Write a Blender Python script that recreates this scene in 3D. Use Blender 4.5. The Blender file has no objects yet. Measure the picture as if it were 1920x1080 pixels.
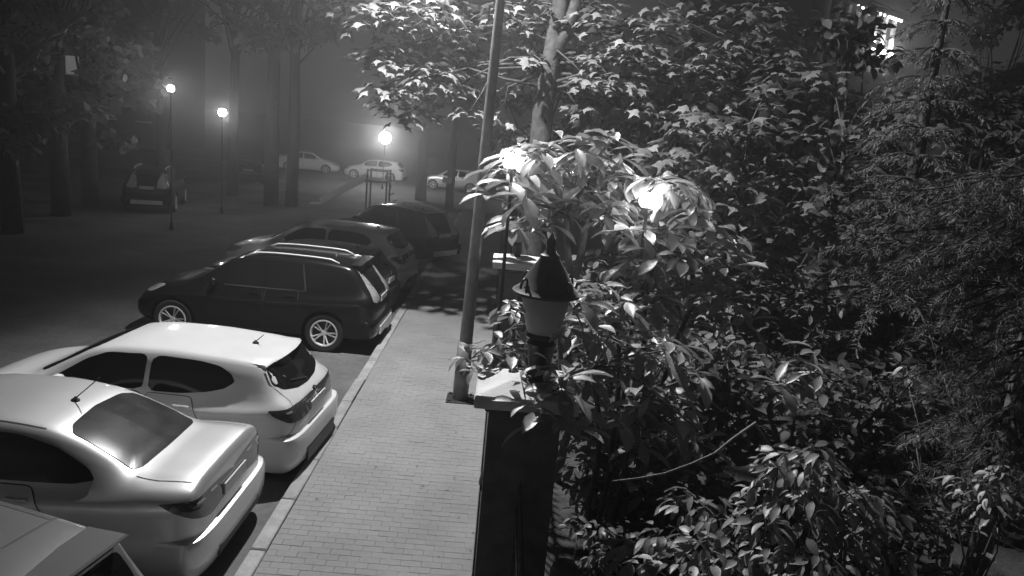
import bpy, bmesh, math, random
import numpy as np
from math import sin, cos, pi, radians, sqrt, atan2
from mathutils import Vector, Matrix, noise as mnoise
from mathutils.bvhtree import BVHTree
R = random.Random(11)
S = bpy.context.scene
COL = S.collection

# ------------------------------------------------------------------ camera
CAM_H, FPX, PITCH, ROLL, YAW = 4.255, 1400.0, .2066, .0904, .0208
_fw = Vector((sin(YAW)*cos(PITCH), cos(YAW)*cos(PITCH), -sin(PITCH)))
_rt = Vector((cos(YAW), -sin(YAW), 0)); _up = _rt.cross(_fw)
_r = _rt*cos(ROLL)+_up*sin(ROLL); _u = _up*cos(ROLL)-_rt*sin(ROLL)
CAMP = Vector((0, 0, CAM_H))
cd = bpy.data.cameras.new('camera'); cd.sensor_width = 36; cd.lens = FPX/1920*36
cd.clip_start = .05; cd.clip_end = 900
cam = bpy.data.objects.new('camera', cd); COL.objects.link(cam)
m = Matrix((_r, _u, -_fw)).transposed().to_4x4(); m.translation = CAMP
cam.matrix_world = m; S.camera = cam

# ------------------------------------------------------------------ night sky (monochrome night-vision picture)
w = bpy.data.worlds.new('World'); S.world = w; w.use_nodes = True
nt = w.node_tree; nt.nodes.clear()
sky = nt.nodes.new('ShaderNodeTexSky'); sky.sky_type = 'NISHITA'; sky.sun_disc = False
sky.sun_elevation = radians(4); sky.sun_rotation = radians(200)
bw = nt.nodes.new('ShaderNodeRGBToBW'); bg = nt.nodes.new('ShaderNodeBackground')
wo = nt.nodes.new('ShaderNodeOutputWorld')
nt.links.new(sky.outputs[0], bw.inputs[0]); nt.links.new(bw.outputs[0], bg.inputs[0]); nt.links.new(bg.outputs[0], wo.inputs[0])
bg.inputs[1].default_value = .0135
S.view_settings.view_transform = 'Standard'; S.view_settings.look = 'None'
S.view_settings.exposure = 0; S.view_settings.gamma = 1
S.cycles.use_denoising = True
try: S.cycles.denoiser = 'OPENIMAGEDENOISE'
except Exception: pass
S.cycles.use_light_tree = True
S.cycles.max_bounces = 6; S.cycles.diffuse_bounces = 2; S.cycles.glossy_bounces = 3
S.cycles.sample_clamp_indirect = 4
STREET_LAMP_POWER = 6300
HAZE = .0072

# ------------------------------------------------------------------ helpers
def W(px, py, d):                       # point of the place seen at a pixel of the 1920x1080 photo, d metres down the street
    v = _fw+_r*((px-960)/FPX)-_u*((py-540)/FPX)
    return CAMP+v*(d/v.y)
def pix(p):
    d = Vector(p)-CAMP; z = d.dot(_fw)
    if z < .1: return (-9999, -9999, z)
    return (960+FPX*d.dot(_r)/z, 540-FPX*d.dot(_u)/z, z)

def mat(name, v, rough=.6, amp=.0, scale=8., metal=0., coat=0., bump=0., bscale=60., spec=.5, detail=4, transl=0., stain=0., sscale=1.2):
    mt = bpy.data.materials.new(name); mt.use_nodes = True
    t = mt.node_tree; b = t.nodes['Principled BSDF']
    b.inputs['Base Color'].default_value = (v, v, v, 1); b.inputs['Roughness'].default_value = rough
    b.inputs['Metallic'].default_value = metal; b.inputs['Coat Weight'].default_value = coat
    b.inputs['Coat Roughness'].default_value = .08; b.inputs['Specular IOR Level'].default_value = spec
    tc = t.nodes.new('ShaderNodeTexCoord')
    if amp > 0:
        n = t.nodes.new('ShaderNodeTexNoise'); n.inputs['Scale'].default_value = scale; n.inputs['Detail'].default_value = detail
        mr = t.nodes.new('ShaderNodeMapRange'); mr.inputs['From Min'].default_value = .25; mr.inputs['From Max'].default_value = .75
        mr.inputs['To Min'].default_value = v*(1-amp); mr.inputs['To Max'].default_value = v*(1+amp)
        t.links.new(tc.outputs['Object'], n.inputs['Vector']); t.links.new(n.outputs['Fac'], mr.inputs['Value'])
        t.links.new(mr.outputs[0], b.inputs['Base Color'])
    if stain > 0:                       # broad stains that run across neighbouring pieces
        ge = t.nodes.new('ShaderNodeNewGeometry'); n3 = t.nodes.new('ShaderNodeTexNoise'); n3.inputs['Scale'].default_value = sscale; n3.inputs['Detail'].default_value = 7; n3.inputs['Roughness'].default_value = .65
        m3 = t.nodes.new('ShaderNodeMapRange'); m3.inputs['From Min'].default_value = .3; m3.inputs['From Max'].default_value = .7; m3.inputs['To Min'].default_value = 1-stain; m3.inputs['To Max'].default_value = 1+stain*.6
        mu = t.nodes.new('ShaderNodeMath'); mu.operation = 'MULTIPLY'
        t.links.new(ge.outputs['Position'], n3.inputs['Vector']); t.links.new(n3.outputs['Fac'], m3.inputs['Value']); t.links.new(m3.outputs[0], mu.inputs[0])
        src = b.inputs['Base Color']
        if src.is_linked: t.links.new(src.links[0].from_socket, mu.inputs[1])
        else: mu.inputs[1].default_value = v
        t.links.new(mu.outputs[0], src)
    if bump > 0:
        n2 = t.nodes.new('ShaderNodeTexNoise'); n2.inputs['Scale'].default_value = bscale; n2.inputs['Detail'].default_value = 6
        bp = t.nodes.new('ShaderNodeBump'); bp.inputs['Strength'].default_value = bump; bp.inputs['Distance'].default_value = .02
        t.links.new(tc.outputs['Object'], n2.inputs['Vector']); t.links.new(n2.outputs['Fac'], bp.inputs['Height'])
        t.links.new(bp.outputs[0], b.inputs['Normal'])
    if transl > 0:
        tr = t.nodes.new('ShaderNodeBsdfTranslucent'); tr.inputs[0].default_value = (v*1.3,)*3+(1,)
        mx = t.nodes.new('ShaderNodeMixShader'); mx.inputs[0].default_value = transl
        o = t.nodes['Material Output']
        t.links.new(b.outputs[0], mx.inputs[1]); t.links.new(tr.outputs[0], mx.inputs[2]); t.links.new(mx.outputs[0], o.inputs[0])
    return mt
def vary(mt, lo, hi):                   # every object that carries the material gets its own tone
    t = mt.node_tree; b = t.nodes['Principled BSDF']
    oi = t.nodes.new('ShaderNodeObjectInfo'); mr = t.nodes.new('ShaderNodeMapRange')
    mr.inputs['To Min'].default_value = lo; mr.inputs['To Max'].default_value = hi
    t.links.new(oi.outputs['Random'], mr.inputs['Value'])
    src = b.inputs['Base Color']
    if src.is_linked:
        mu = t.nodes.new('ShaderNodeMath'); mu.operation = 'MULTIPLY'
        t.links.new(src.links[0].from_socket, mu.inputs[0]); t.links.new(mr.outputs[0], mu.inputs[1]); t.links.new(mu.outputs[0], src)
    else: t.links.new(mr.outputs[0], src)
    return mt
def emit(name, s, v=1.):
    mt = bpy.data.materials.new(name); mt.use_nodes = True
    b = mt.node_tree.nodes['Principled BSDF']
    b.inputs['Base Color'].default_value = (v, v, v, 1)
    b.inputs['Emission Color'].default_value = (1, 1, 1, 1); b.inputs['Emission Strength'].default_value = s
    return mt

def link(name, me, mt=None, parent=None, smooth=False):
    o = bpy.data.objects.new(name, me); COL.objects.link(o)
    if mt is not None and len(me.materials) == 0:
        for q in (mt if isinstance(mt, (list, tuple)) else [mt]): me.materials.append(q)
    if smooth: me.polygons.foreach_set('use_smooth', [True]*len(me.polygons))
    if parent is not None: o.parent = parent
    return o
def tag(o, label=None, cat=None, group=None, kind=None):
    if label: o['label'] = label
    if cat: o['category'] = cat
    if group: o['group'] = group
    if kind: o['kind'] = kind
    return o
def empty(name, loc, rz=0, label=None, cat=None, group=None):
    o = bpy.data.objects.new(name, None); COL.objects.link(o); o.location = loc; o.rotation_euler = (0, 0, rz)
    o.empty_display_size = .2
    return tag(o, label, cat, group)
def copy_tree(o, parent=None, link_parent=True):
    c = o.copy(); COL.objects.link(c)
    if parent is not None: c.parent = parent
    for ch in list(o.children): copy_tree(ch, c)
    return c

class MB:
    def __init__(s): s.v = []; s.f = []; s.mi = []
    def add(s, vs, fs, mi=0):
        k = len(s.v); s.v += [tuple(x) for x in vs]; s.f += [tuple(i+k for i in f) for f in fs]; s.mi += [mi]*len(fs); return s
    def box(s, c, d, rz=0, bev=0, mi=0, M=None):
        x, y, z = d[0]/2, d[1]/2, d[2]/2
        if bev <= 0:
            vs = [Vector((i, j, k)) for k in (-z, z) for j in (-y, y) for i in (-x, x)]
            fs = [(0, 2, 3, 1), (4, 5, 7, 6), (0, 1, 5, 4), (2, 6, 7, 3), (0, 4, 6, 2), (1, 3, 7, 5)]
        else:
            b = bev; vs = []
            for zz, e in ((-z, b), (-z+b, 0), (z-b, 0), (z, b)):
                for i, j in ((-1, -1), (1, -1), (1, 1), (-1, 1)): vs.append(Vector((i*(x-e), j*(y-e), zz)))
            fs = [(3, 2, 1, 0), (12, 13, 14, 15)]
            for l in range(3):
                for q in range(4): fs.append((l*4+q, l*4+(q+1) % 4, l*4+4+(q+1) % 4, l*4+4+q))
        mm = (M if M is not None else Matrix.Rotation(rz, 4, 'Z'))
        return s.add([mm @ v+Vector(c) for v in vs], fs, mi)
    def bar(s, a, b, w, h=None, mi=0):
        a = Vector(a); b = Vector(b); d = b-a; L = d.length
        if L < 1e-6: return s
        q = d.to_track_quat('X', 'Z').to_matrix().to_4x4()
        return s.box((a+b)/2, (L, w, h or w), M=q, mi=mi)
    def tube(s, pts, rads, n=8, cap=True, mi=0):
        pts = [Vector(p) for p in pts]; k = len(pts)
        if not isinstance(rads, (list, tuple)): rads = [rads]*k
        vs = []; ref = None
        for i, p in enumerate(pts):
            t = (pts[min(i+1, k-1)]-pts[max(i-1, 0)])
            if t.length < 1e-9: t = Vector((0, 0, 1))
            t.normalize()
            if ref is None: ref = Vector((1, 0, 0)) if abs(t.x) < .9 else Vector((0, 1, 0))
            a = (ref-t*ref.dot(t)).normalized(); ref = a; b = t.cross(a)
            for j in range(n):
                an = 2*pi*j/n; vs.append(p+(a*cos(an)+b*sin(an))*rads[i])
        fs = [(i*n+j, i*n+(j+1) % n, (i+1)*n+(j+1) % n, (i+1)*n+j) for i in range(k-1) for j in range(n)]
        if cap: fs += [tuple(range(n-1, -1, -1)), tuple((k-1)*n+j for j in range(n))]
        return s.add(vs, fs, mi)
    def lathe(s, prof, c=(0, 0, 0), n=24, axis='Z', mi=0, a0=0.):
        vs = []; c = Vector(c); k = len(prof)
        for r, z in prof:
            for j in range(n):
                an = 2*pi*j/n+a0
                p = Vector((r*cos(an), r*sin(an), z))
                if axis == 'Y': p = Vector((p.x, p.z, p.y))
                vs.append(p+c)
        fs = [(i*n+j, i*n+(j+1) % n, (i+1)*n+(j+1) % n, (i+1)*n+j) for i in range(k-1) for j in range(n)]
        return s.add(vs, fs, mi)
    def mesh(s, name='mesh'):
        me = bpy.data.meshes.new(name); me.from_pydata(s.v, [], s.f); me.update()
        if any(s.mi): me.polygons.foreach_set('material_index', s.mi)
        bm = bmesh.new(); bm.from_mesh(me); bmesh.ops.recalc_face_normals(bm, faces=bm.faces); bm.to_mesh(me); bm.free()
        return me
    def build(s, name, mt, parent=None, smooth=False, ang=None):
        me = s.mesh(name); o = link(name, me, mt, parent, smooth)
        if ang: me.polygons.foreach_set('use_smooth', [True]*len(me.polygons)); me.set_sharp_from_angle(angle=radians(ang))
        return o

def pchip(x, y, xq):
    x = np.asarray(x, float); y = np.asarray(y, float); h = np.diff(x); d = np.diff(y)/h; n = len(x); mm = np.zeros(n)
    for i in range(1, n-1):
        if d[i-1]*d[i] > 0:
            w1 = 2*h[i]+h[i-1]; w2 = h[i]+2*h[i-1]; mm[i] = (w1+w2)/(w1/d[i-1]+w2/d[i])
    mm[0] = d[0]; mm[-1] = d[-1]
    xq = np.clip(xq, x[0], x[-1]); i = np.clip(np.searchsorted(x, xq)-1, 0, n-2); t = (xq-x[i])/h[i]
    return (2*t**3-3*t**2+1)*y[i]+(t**3-2*t**2+t)*h[i]*mm[i]+(-2*t**3+3*t**2)*y[i+1]+(t**3-t**2)*h[i]*mm[i+1]

# ------------------------------------------------------------------ materials (grey tones of a monochrome night picture)
M = {}
M['asphalt'] = mat('asphalt', .115, .85, .25, 9, bump=.5, bscale=90, detail=8, stain=.55, sscale=.42)
M['paver'] = vary(mat('paver', .215, .85, .08, 30, bump=.2, bscale=120, stain=.2, sscale=1.1), .97, 1.03)
M['paver_rest'] = mat('paver_rest', .215, .85, .08, 30, bump=.2, bscale=120, stain=.2, sscale=1.1)
M['joint'] = mat('joint_sand', .19, .95, .3, 40)
M['kerb'] = vary(mat('kerb_concrete', .29, .85, .15, 14, bump=.4, stain=.35, sscale=2.5), .85, 1.12)
M['soil'] = mat('soil', .05, .95, .5, 5, bump=.8, bscale=25)
M['stone_dark'] = mat('pillar_render', .10, .8, .3, 9, bump=.4)
M['cap'] = mat('cap_stone', .58, .75, .18, 7, bump=.3)
M['iron'] = mat('iron', .035, .45, .3, 20, metal=.2)
M['pole'] = mat('galvanised_pole', .20, .5, .3, 6, metal=.35)
M['frost'] = mat('frosted_glass', .42, .35, .1, 5)
M['bark'] = mat('bark', .05, .9, .5, 9, bump=.9, bscale=30)
M['bark_pale'] = mat('pale_bark', .14, .85, .45, 5, bump=.7, bscale=20)
M['twig'] = mat('twig', .12, .8)
M['leaf_plane'] = vary(mat('plane_leaf', .24, .55, .25, 7, transl=.25), .65, 1.3)
M['leaf_lobed'] = vary(mat('lobed_leaf', .13, .6, .3, 5, transl=.25), .6, 1.4)
M['leaf_long'] = vary(mat('long_leaf', .30, .42, .25, 9, transl=.2), .65, 1.3)
M['leaf_oval'] = vary(mat('oval_leaf', .26, .45, .25, 9, transl=.2), .65, 1.3)
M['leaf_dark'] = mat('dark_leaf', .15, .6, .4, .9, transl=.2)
M['needle'] = mat('needles', .13, .6, .4, 1.5)
M['tyre'] = mat('tyre', .02, .75)
M['rubber'] = mat('rubber', .012, .6)
M['rim'] = mat('alloy_rim', .7, .35, metal=.15)
M['glass'] = mat('car_glass', .008, .05, spec=.5, coat=.2)
M['sheen_glass'] = mat('sheen_glass', .022, .26, .5, 5, spec=.25)  # raised grey paints in the reflection of the lit canopy on the saloon's rear window
M['lens'] = mat('lamp_lens', .05, .08, .5, 40, coat=.6)
M['lens_pale'] = mat('pale_lamp_lens', .32, .15, .4, 30, coat=.6)
M['chrome'] = mat('chrome', .6, .15, metal=1)
M['plate'] = mat('number_plate', .55, .4)
M['black_plastic'] = mat('black_plastic', .02, .5)
def paint(n, v, metal, rough=.35): return mat(n, v, rough, .05, 3, metal=metal, coat=.7)
M['p_white'] = paint('white_paint', .55, 0, .38)
M['p_silver'] = paint('silver_paint', .58, .70, .42)
M['p_grey'] = paint('grey_paint', .105, .1)
M['p_pale'] = paint('pale_silver_paint', .62, .1)
M['p_black'] = mat('black_paint', .006, .22, metal=0, coat=.25, spec=.3)
M['p_dark'] = mat('charcoal_paint', .02, .28, coat=.4, spec=.4)
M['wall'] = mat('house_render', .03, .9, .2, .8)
M['wood'] = mat('wood', .12, .8, .4, 6)
M['plastic'] = mat('slide_plastic', .6, .5, .1, 3)
M['globe'] = emit('lit_globe', 95)
M['globe_far'] = emit('far_lit_globe', 190)
M['bulb'] = emit('lit_bulb', 14)
M['window_lit'] = emit('lit_window', .12)

# ------------------------------------------------------------------ the setting
def sheet(name, x0, x1, y0, y1, z, mt, nx=1, ny=1):
    vs = [(x0+(x1-x0)*i/nx, y0+(y1-y0)*j/ny, z) for j in range(ny+1) for i in range(nx+1)]
    fs = [(j*(nx+1)+i, j*(nx+1)+i+1, (j+1)*(nx+1)+i+1, (j+1)*(nx+1)+i) for j in range(ny) for i in range(nx)]
    return tag(MB().add(vs, fs).build(name, mt), kind='structure')
KX, WX = -2.14, .0
sheet('ground', -300, 300, -60, 500, -.02, M['soil'])
sheet('street', -42, KX, -6, 60, 0, M['asphalt'])
sheet('garden_bed', WX+.02, 40, -4, 60, .06, M['soil'])
pv = MB().box(((KX+WX)/2+.08, 19, .0550), (WX-KX-.16, 50, .1100)).build('pavement', M['joint']); tag(pv, kind='structure')
# paving bricks: rows across the walk, the 300 nearest as pieces, the rest joined
PW, PD = .198, .098
pm = MB().box((0, 0, 0), (PW-.002, PD-.002, .031), bev=.0022).mesh('paver'); pm.materials.append(M['paver'])
rows = []
x0p, x1p = KX+.16, WX-.005
for j in range(int((17.5-5.4)/PD)):
    y = 5.4+j*PD
    off = (j % 2)*PW/2
    x = x0p-off
    while x < x1p-.03:
        a, b = max(x, x0p), min(x+PW, x1p)
        if b-a > .03: rows.append(((a+b)/2, y, b-a))
        x += PW
vis = []
rest = MB()
for (x, y, wd) in rows:
    q = pix((x, y, .12)); ok = q[1] < 1092 and q[0] > 440 and q[0] < 915 and wd > PW*.9
    vis.append((0 if ok else 1, y, x, wd))
vis.sort()
for k, (no, y, x, wd) in enumerate(vis):
    dz = R.gauss(0, .0009); 
    if k < 300 and not no:
        o = link('paver', pm, parent=pv); o.location = (x, y, .101+dz); o.rotation_euler = (R.gauss(0, .004), R.gauss(0, .004), R.gauss(0, .006))
    else:
        rest.box((x, y, .101+dz), (wd-.002, PD-.002, .031), bev=.0022, rz=R.gauss(0, .008))
tag(rest.build('paver_field', M['paver_rest'], pv), kind='stuff')
far_walk = MB().box(((KX+WX)/2+.08, 31, .1115), (WX-KX-.17, 27.0, .012)).build('far_paving', M['paver_rest'], pv)
# kerb stones
kb = MB().box((KX+.075, 17, .03), (.13, 50, .06)).build('kerb', M['joint']); tag(kb, kind='structure')
km = MB().box((0, 0, 0), (.155, .985, .17), bev=.012).mesh('kerb_stone'); km.materials.append(M['kerb'])
for j in range(34):
    o = link('kerb_stone', km, parent=kb); o.location = (KX+.075+R.gauss(0, .005), 3+j, .045+R.gauss(0, .003)); o.rotation_euler = (0, 0, R.gauss(0, .004))
# the low wall that carries the railing, with an edging course at the foot
hz = MB().box((.18, 20, .20), (.30, 50, .40)).build('plinth_wall', M['stone_dark'])
tag(hz, 'low dark plinth wall under the iron railing beside the pavement', 'wall')

# ------------------------------------------------------------------ cars
def body_grid(st, nu=90, nk=34):
    A = np.array(st, float); u = A[:, 0]
    # denser sampling where stations are close
    s = np.linspace(0, len(u)-1, nu); uq = np.interp(s, np.arange(len(u)), u)
    c = [pchip(u, A[:, i], uq) for i in range(1, 8)]
    zb, wd, zbelt, wbelt, zre, wr, zt = c
    rows_ = []
    kk = np.array([0, 1, 2, 3, 4, 5, 6, 7, 8], float); kq = np.linspace(0, 8, nk)
    for i in range(nu):
        zs = zb[i]; hgt = zbelt[i]-zs
        py = [0, wd[i]*.82, wd[i]*.96, wd[i], wd[i]*.995, wbelt[i], wr[i], wr[i]*.80, 0]
        pz = [zs, zs, zs+min(.10, hgt*.2), zs+hgt*.40, zs+hgt*.80, zbelt[i], zre[i], zre[i]+(zt[i]-zre[i])*.62, zt[i]]
        Y = pchip(kk, py, kq); Z = pchip(kk, pz, kq)
        rows_.append([(uq[i], Y[k], Z[k]) for k in range(nk)])
    return rows_
def make_body(st, wheels, R_arch, mats):
    g = body_grid(st); nu = len(g); nk = len(g[0]); vs = []; n = 2*nk-2
    for i in range(nu):
        ring = [g[i][k] for k in range(nk)]+[(g[i][k][0], -g[i][k][1], g[i][k][2]) for k in range(nk-2, 0, -1)]
        vs += ring
    fs = [(i*n+j, i*n+(j+1) % n, (i+1)*n+(j+1) % n, (i+1)*n+j) for i in range(nu-1) for j in range(n)]
    for i in (0, nu-1):
        zc = sum(v[2] for v in vs[i*n:(i+1)*n])/n; vs.append((g[i][0][0]-(.012 if i == 0 else -.012), 0, zc)); c = len(vs)-1
        fs += [(c, i*n+j, i*n+(j+1) % n) for j in range(n)]
    me = MB().add(vs, fs).mesh('body')
    for q in mats: me.materials.append(q)
    bvh = BVHTree.FromPolygons([v.co.copy() for v in me.vertices], [tuple(p.vertices) for p in me.polygons])
    # wheel arches
    cut = MB()
    for (u, z) in wheels:
        cut.lathe([(.001, -1.2), (R_arch, -1.2), (R_arch, 1.2), (.001, 1.2)], (u, 0, z), 40, 'Y')
    cm = cut.mesh('cut'); cm.materials.append(mats[0]); cm.materials.append(mats[1])
    cm.polygons.foreach_set('material_index', [1]*len(cm.polygons))
    bo = bpy.data.objects.new('tmpb', me); co = bpy.data.objects.new('tmpc', cm); COL.objects.link(bo); COL.objects.link(co)
    md = bo.modifiers.new('b', 'BOOLEAN'); md.object = co; md.operation = 'DIFFERENCE'; md.solver = 'EXACT'
    bpy.context.view_layer.update()
    me2 = bpy.data.meshes.new_from_object(bo.evaluated_get(bpy.context.evaluated_depsgraph_get()))
    bpy.data.objects.remove(bo); bpy.data.objects.remove(co)
    me2.polygons.foreach_set('use_smooth', [True]*len(me2.polygons)); me2.set_sharp_from_angle(angle=radians(38))
    return me2, bvh
def chaikin(p, it=2, k=.22):
    for _ in range(it):
        q = []
        for i in range(len(p)):
            a = p[i]; b = p[(i+1) % len(p)]
            q.append((a[0]*(1-k)+b[0]*k, a[1]*(1-k)+b[1]*k)); q.append((a[0]*k+b[0]*(1-k), a[1]*k+b[1]*(1-k)))
        p = q
    return p
def densify(p, d=.06, closed=True):
    out = []
    for i in range(len(p) if closed else len(p)-1):
        a = p[i]; b = p[(i+1) % len(p)]; L = math.hypot(b[0]-a[0], b[1]-a[1]); n = max(1, int(L/d))
        for k in range(n): out.append((a[0]+(b[0]-a[0])*k/n, a[1]+(b[1]-a[1])*k/n))
    if not closed: out.append(p[-1])
    return out
def cast(bvh, mode, a, b, sgn=1):
    if mode == 'side': o, d = Vector((a, 3*sgn, b)), Vector((0, -sgn, 0))
    elif mode == 'rear': o, d = Vector((-2, a, b)), Vector((1, 0, 0))
    elif mode == 'front': o, d = Vector((8, a, b)), Vector((-1, 0, 0))
    elif mode == 'top': o, d = Vector((a, b, 4)), Vector((0, 0, -1))
    elif mode == 'corner':           # from behind and the side; a = distance across, b = height
        d = Vector((.62, -.785*sgn, 0)); s_ = Vector((.785, .62*sgn, 0)); o = Vector((0, 0, b))+s_*a-d*3+Vector((0, .0, 0)); o += Vector((.0, .55*sgn, 0))
    elif mode == 'fcorner':
        d = Vector((-.62, -.785*sgn, 0)); s_ = Vector((-.785, .62*sgn, 0)); o = Vector((b*0+3.9, .55*sgn, b))+s_*a-d*3
    h = bvh.ray_cast(o, d)
    return (h[0], h[1]) if h[0] is not None else (None, None)
def patch(name, bvh, mode, outline, mt, parent, sgn=1, off=.006, rnd=2, k=.22, rings=6):
    p = densify(chaikin(outline, rnd, k) if rnd else outline, .05)
    cx = sum(q[0] for q in p)/len(p); cy = sum(q[1] for q in p)/len(p)
    vs = []; n = len(p); ok = True
    c, nn = cast(bvh, mode, cx, cy, sgn)
    if c is None: return None
    vs.append(c+nn*off); last = (c, nn)
    for r in range(1, rings+1):
        t = r/rings
        for q in p:
            h, nn = cast(bvh, mode, cx+(q[0]-cx)*t, cy+(q[1]-cy)*t, sgn)
            if h is None: h, nn = last
            last = (h, nn); vs.append(h+nn*off)
    for i in range(n):
        h, nn = cast(bvh, mode, p[i][0], p[i][1], sgn)
        if h is None: h, nn = last
        vs.append(h-nn*.006)
    fs = [(0, 1+j, 1+(j+1) % n) for j in range(n)]
    for r in range(rings):
        for j in range(n): fs.append((1+r*n+j, 1+r*n+(j+1) % n, 1+(r+1)*n+(j+1) % n, 1+(r+1)*n+j))
    o = MB().add(vs, fs).build(name, mt, parent); me = o.data
    me.polygons.foreach_set('use_smooth', [True]*len(me.polygons)); me.set_sharp_from_angle(angle=radians(50))
    return o
def ribbon(name, bvh, mode, line, wd, mt, parent, sgn=1, off=.0025, closed=False, into=None):
    p = densify(line, .05, closed); n = len(p); mb = into if into is not None else MB(); vs = []; good = []
    for i in range(n):
        a = p[i-1] if (i > 0 or closed) else p[0]; b = p[(i+1) % n] if (i < n-1 or closed) else p[-1]
        dx, dy = b[0]-a[0], b[1]-a[1]; L = math.hypot(dx, dy) or 1; nx, ny = -dy/L*wd/2, dx/L*wd/2
        for s_ in (1, -1):
            h, nn = cast(bvh, mode, p[i][0]+nx*s_, p[i][1]+ny*s_, sgn)
            if h is None: h, nn = (Vector(vs[-1]), Vector((0, 0, 0))) if vs else (Vector((0, 0, 0)), Vector((0, 0, 0)))
            vs.append(h+nn*off)
    m_ = n if closed else n-1
    mb.add(vs, [(2*i, 2*((i+1) % n), 2*((i+1) % n)+1, 2*i+1) for i in range(m_)])
    if into is None: return mb.build(name, mt, parent)
def bumper(name, L, hw, z0, z1, out, mt, parent, front=False, deep=.60, lip=.0):
    # swept bumper shell that wraps the end of the car
    path = []
    for k in range(25):
        a = -pi/2+pi*k/24
        x = -abs(cos(a))**.55*.17+.17; y = hw*math.copysign(abs(sin(a))**.45, a)
        path.append((x, y))
    path = [(deep, -hw)]+path+[(deep, hw)]
    prof = [(-.06, z1+.012), (.0, z1+.012), (out*.75, z1-.002), (out, z1-.05), (out*.97, z0+.16), (out*.6, z0+.05), (-.02, z0)]
    vs = []
    for i, (x, y) in enumerate(path):
        a = path[max(i-1, 0)]; b = path[min(i+1, len(path)-1)]; dx, dy = b[0]-a[0], b[1]-a[1]; q = math.hypot(dx, dy) or 1
        nx, ny = -dy/q, dx/q
        e = min(1, min(i, len(path)-1-i)/3+.15)
        for (o_, z) in prof:
            X = x+nx*o_*e; Y = y+ny*o_*e
            vs.append((L-X if front else X, Y, z))
    n = len(prof)
    fs = [(i*n+j, i*n+j+1, (i+1)*n+j+1, (i+1)*n+j) for i in range(len(path)-1) for j in range(n-1)]
    return MB().add(vs, fs).build(name, mt, parent, ang=50)
_wheels = {}
def wheel(parent, u, z, y, sgn, r=.32, spokes=10, style=0):
    key = (round(r, 3), style)
    if key not in _wheels:
        t = MB().lathe([(r*.66, -.09), (r*.72, -.105), (r*.93, -.10), (r*.99, -.075), (r, -.03), (r, .03), (r*.99, .075), (r*.93, .10), (r*.72, .105), (r*.66, .09), (r*.64, 0), (r*.66, -.09)], n=36, axis='Y').mesh('tyre')
        t.polygons.foreach_set('use_smooth', [True]*len(t.polygons)); t.set_sharp_from_angle(angle=radians(40)); t.materials.append(M['tyre'])
        mb = MB().lathe([(r*.70, .098), (r*.69, .108), (r*.63, .108), (r*.61, .09), (r*.60, .0)], n=36, axis='Y')
        mb.lathe([(.001, .085), (r*.10, .085), (r*.16, .07), (r*.17, .03)], n=20, axis='Y')
        for k in range(5):
            for e in (-.17, .17) if style == 0 else (0,):
                a = 2*pi*k/5+e; b = 2*pi*k/5+e*.62
                mb.bar((r*.13*cos(b), .068, r*.13*sin(b)), (r*.65*cos(a), .088, r*.65*sin(a)), .030 if style == 0 else .05, .022)
        rm = mb.mesh('rim'); rm.materials.append(M['rim'])
        dk = MB().lathe([(.001, .035), (r*.62, .035), (r*.62, -.05)], n=28, axis='Y').mesh('brake_disc'); dk.materials.append(M['black_plastic'])
        _wheels[key] = (t, rm, dk)
    t, rm, dk = _wheels[key]
    o = link('wheel', t, parent=parent); o.location = (u, y*sgn, z); o.rotation_euler = (0, R.uniform(0, 1.2), 0 if sgn > 0 else pi)
    for nm, me in (('rim', rm), ('brake_disc', dk)): link(nm, me, parent=o)
    return o

# station rows: u, zb, w, zbelt, wbelt, zre, wr, ztop
HATCH = [(0.00, .40, .60, .68, .56, .72, .44, .74), (.05, .32, .74, .84, .66, .89, .52, .92), (.13, .25, .82, .95, .74, .99, .56, 1.02), (.24, .21, .865, .985, .77, 1.10, .575, 1.13), (.36, .20, .885, .99, .785, 1.245, .58, 1.275),
         (.47, .19, .895, .985, .79, 1.345, .585, 1.385), (.60, .19, .90, .975, .795, 1.37, .59, 1.412), (.95, .19, .905, .955, .80, 1.395, .60, 1.44), (1.5, .19, .905, .935, .81, 1.415, .61, 1.465), (2.0, .19, .905, .92, .815, 1.405, .61, 1.46),
         (2.4, .19, .905, .91, .82, 1.355, .61, 1.415), (2.75, .19, .905, .905, .825, 1.20, .63, 1.26), (3.05, .19, .90, .90, .825, 1.03, .66, 1.09), (3.3, .19, .895, .89, .815, .925, .68, .975), (3.65, .20, .875, .84, .79, .875, .66, .91), (3.95, .22, .81, .74, .71, .785, .58, .82), (4.15, .25, .70, .60, .60, .66, .48, .69), (4.24, .32, .52, .48, .44, .52, .34, .54)]
SEDAN = [(0.00, .42, .66, .76, .60, .80, .46, .82), (.035, .34, .78, .95, .70, .985, .54, 1.01), (.09, .27, .84, 1.005, .745, 1.045, .60, 1.075), (.22, .22, .88, 1.01, .77, 1.05, .62, 1.085), (.45, .20, .895, 1.005, .785, 1.045, .635, 1.085), (.62, .19, .90, .99, .79, 1.06, .625, 1.10),
         (.85, .19, .905, .98, .795, 1.17, .60, 1.205), (1.15, .19, .905, .965, .80, 1.295, .59, 1.335), (1.45, .19, .905, .95, .805, 1.375, .59, 1.42), (1.9, .19, .905, .935, .81, 1.415, .60, 1.462), (2.35, .19, .905, .92, .815, 1.405, .605, 1.455),
         (2.75, .19, .905, .91, .82, 1.335, .61, 1.39), (3.1, .19, .905, .90, .825, 1.15, .635, 1.205), (3.4, .19, .90, .89, .82, .99, .665, 1.045), (3.65, .19, .89, .87, .81, .90, .68, .945), (4.0, .20, .86, .81, .77, .845, .64, .88), (4.3, .22, .79, .70, .68, .745, .55, .775), (4.48, .26, .68, .57, .57, .625, .45, .65), (4.56, .34, .50, .46, .42, .50, .32, .515)]
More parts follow.
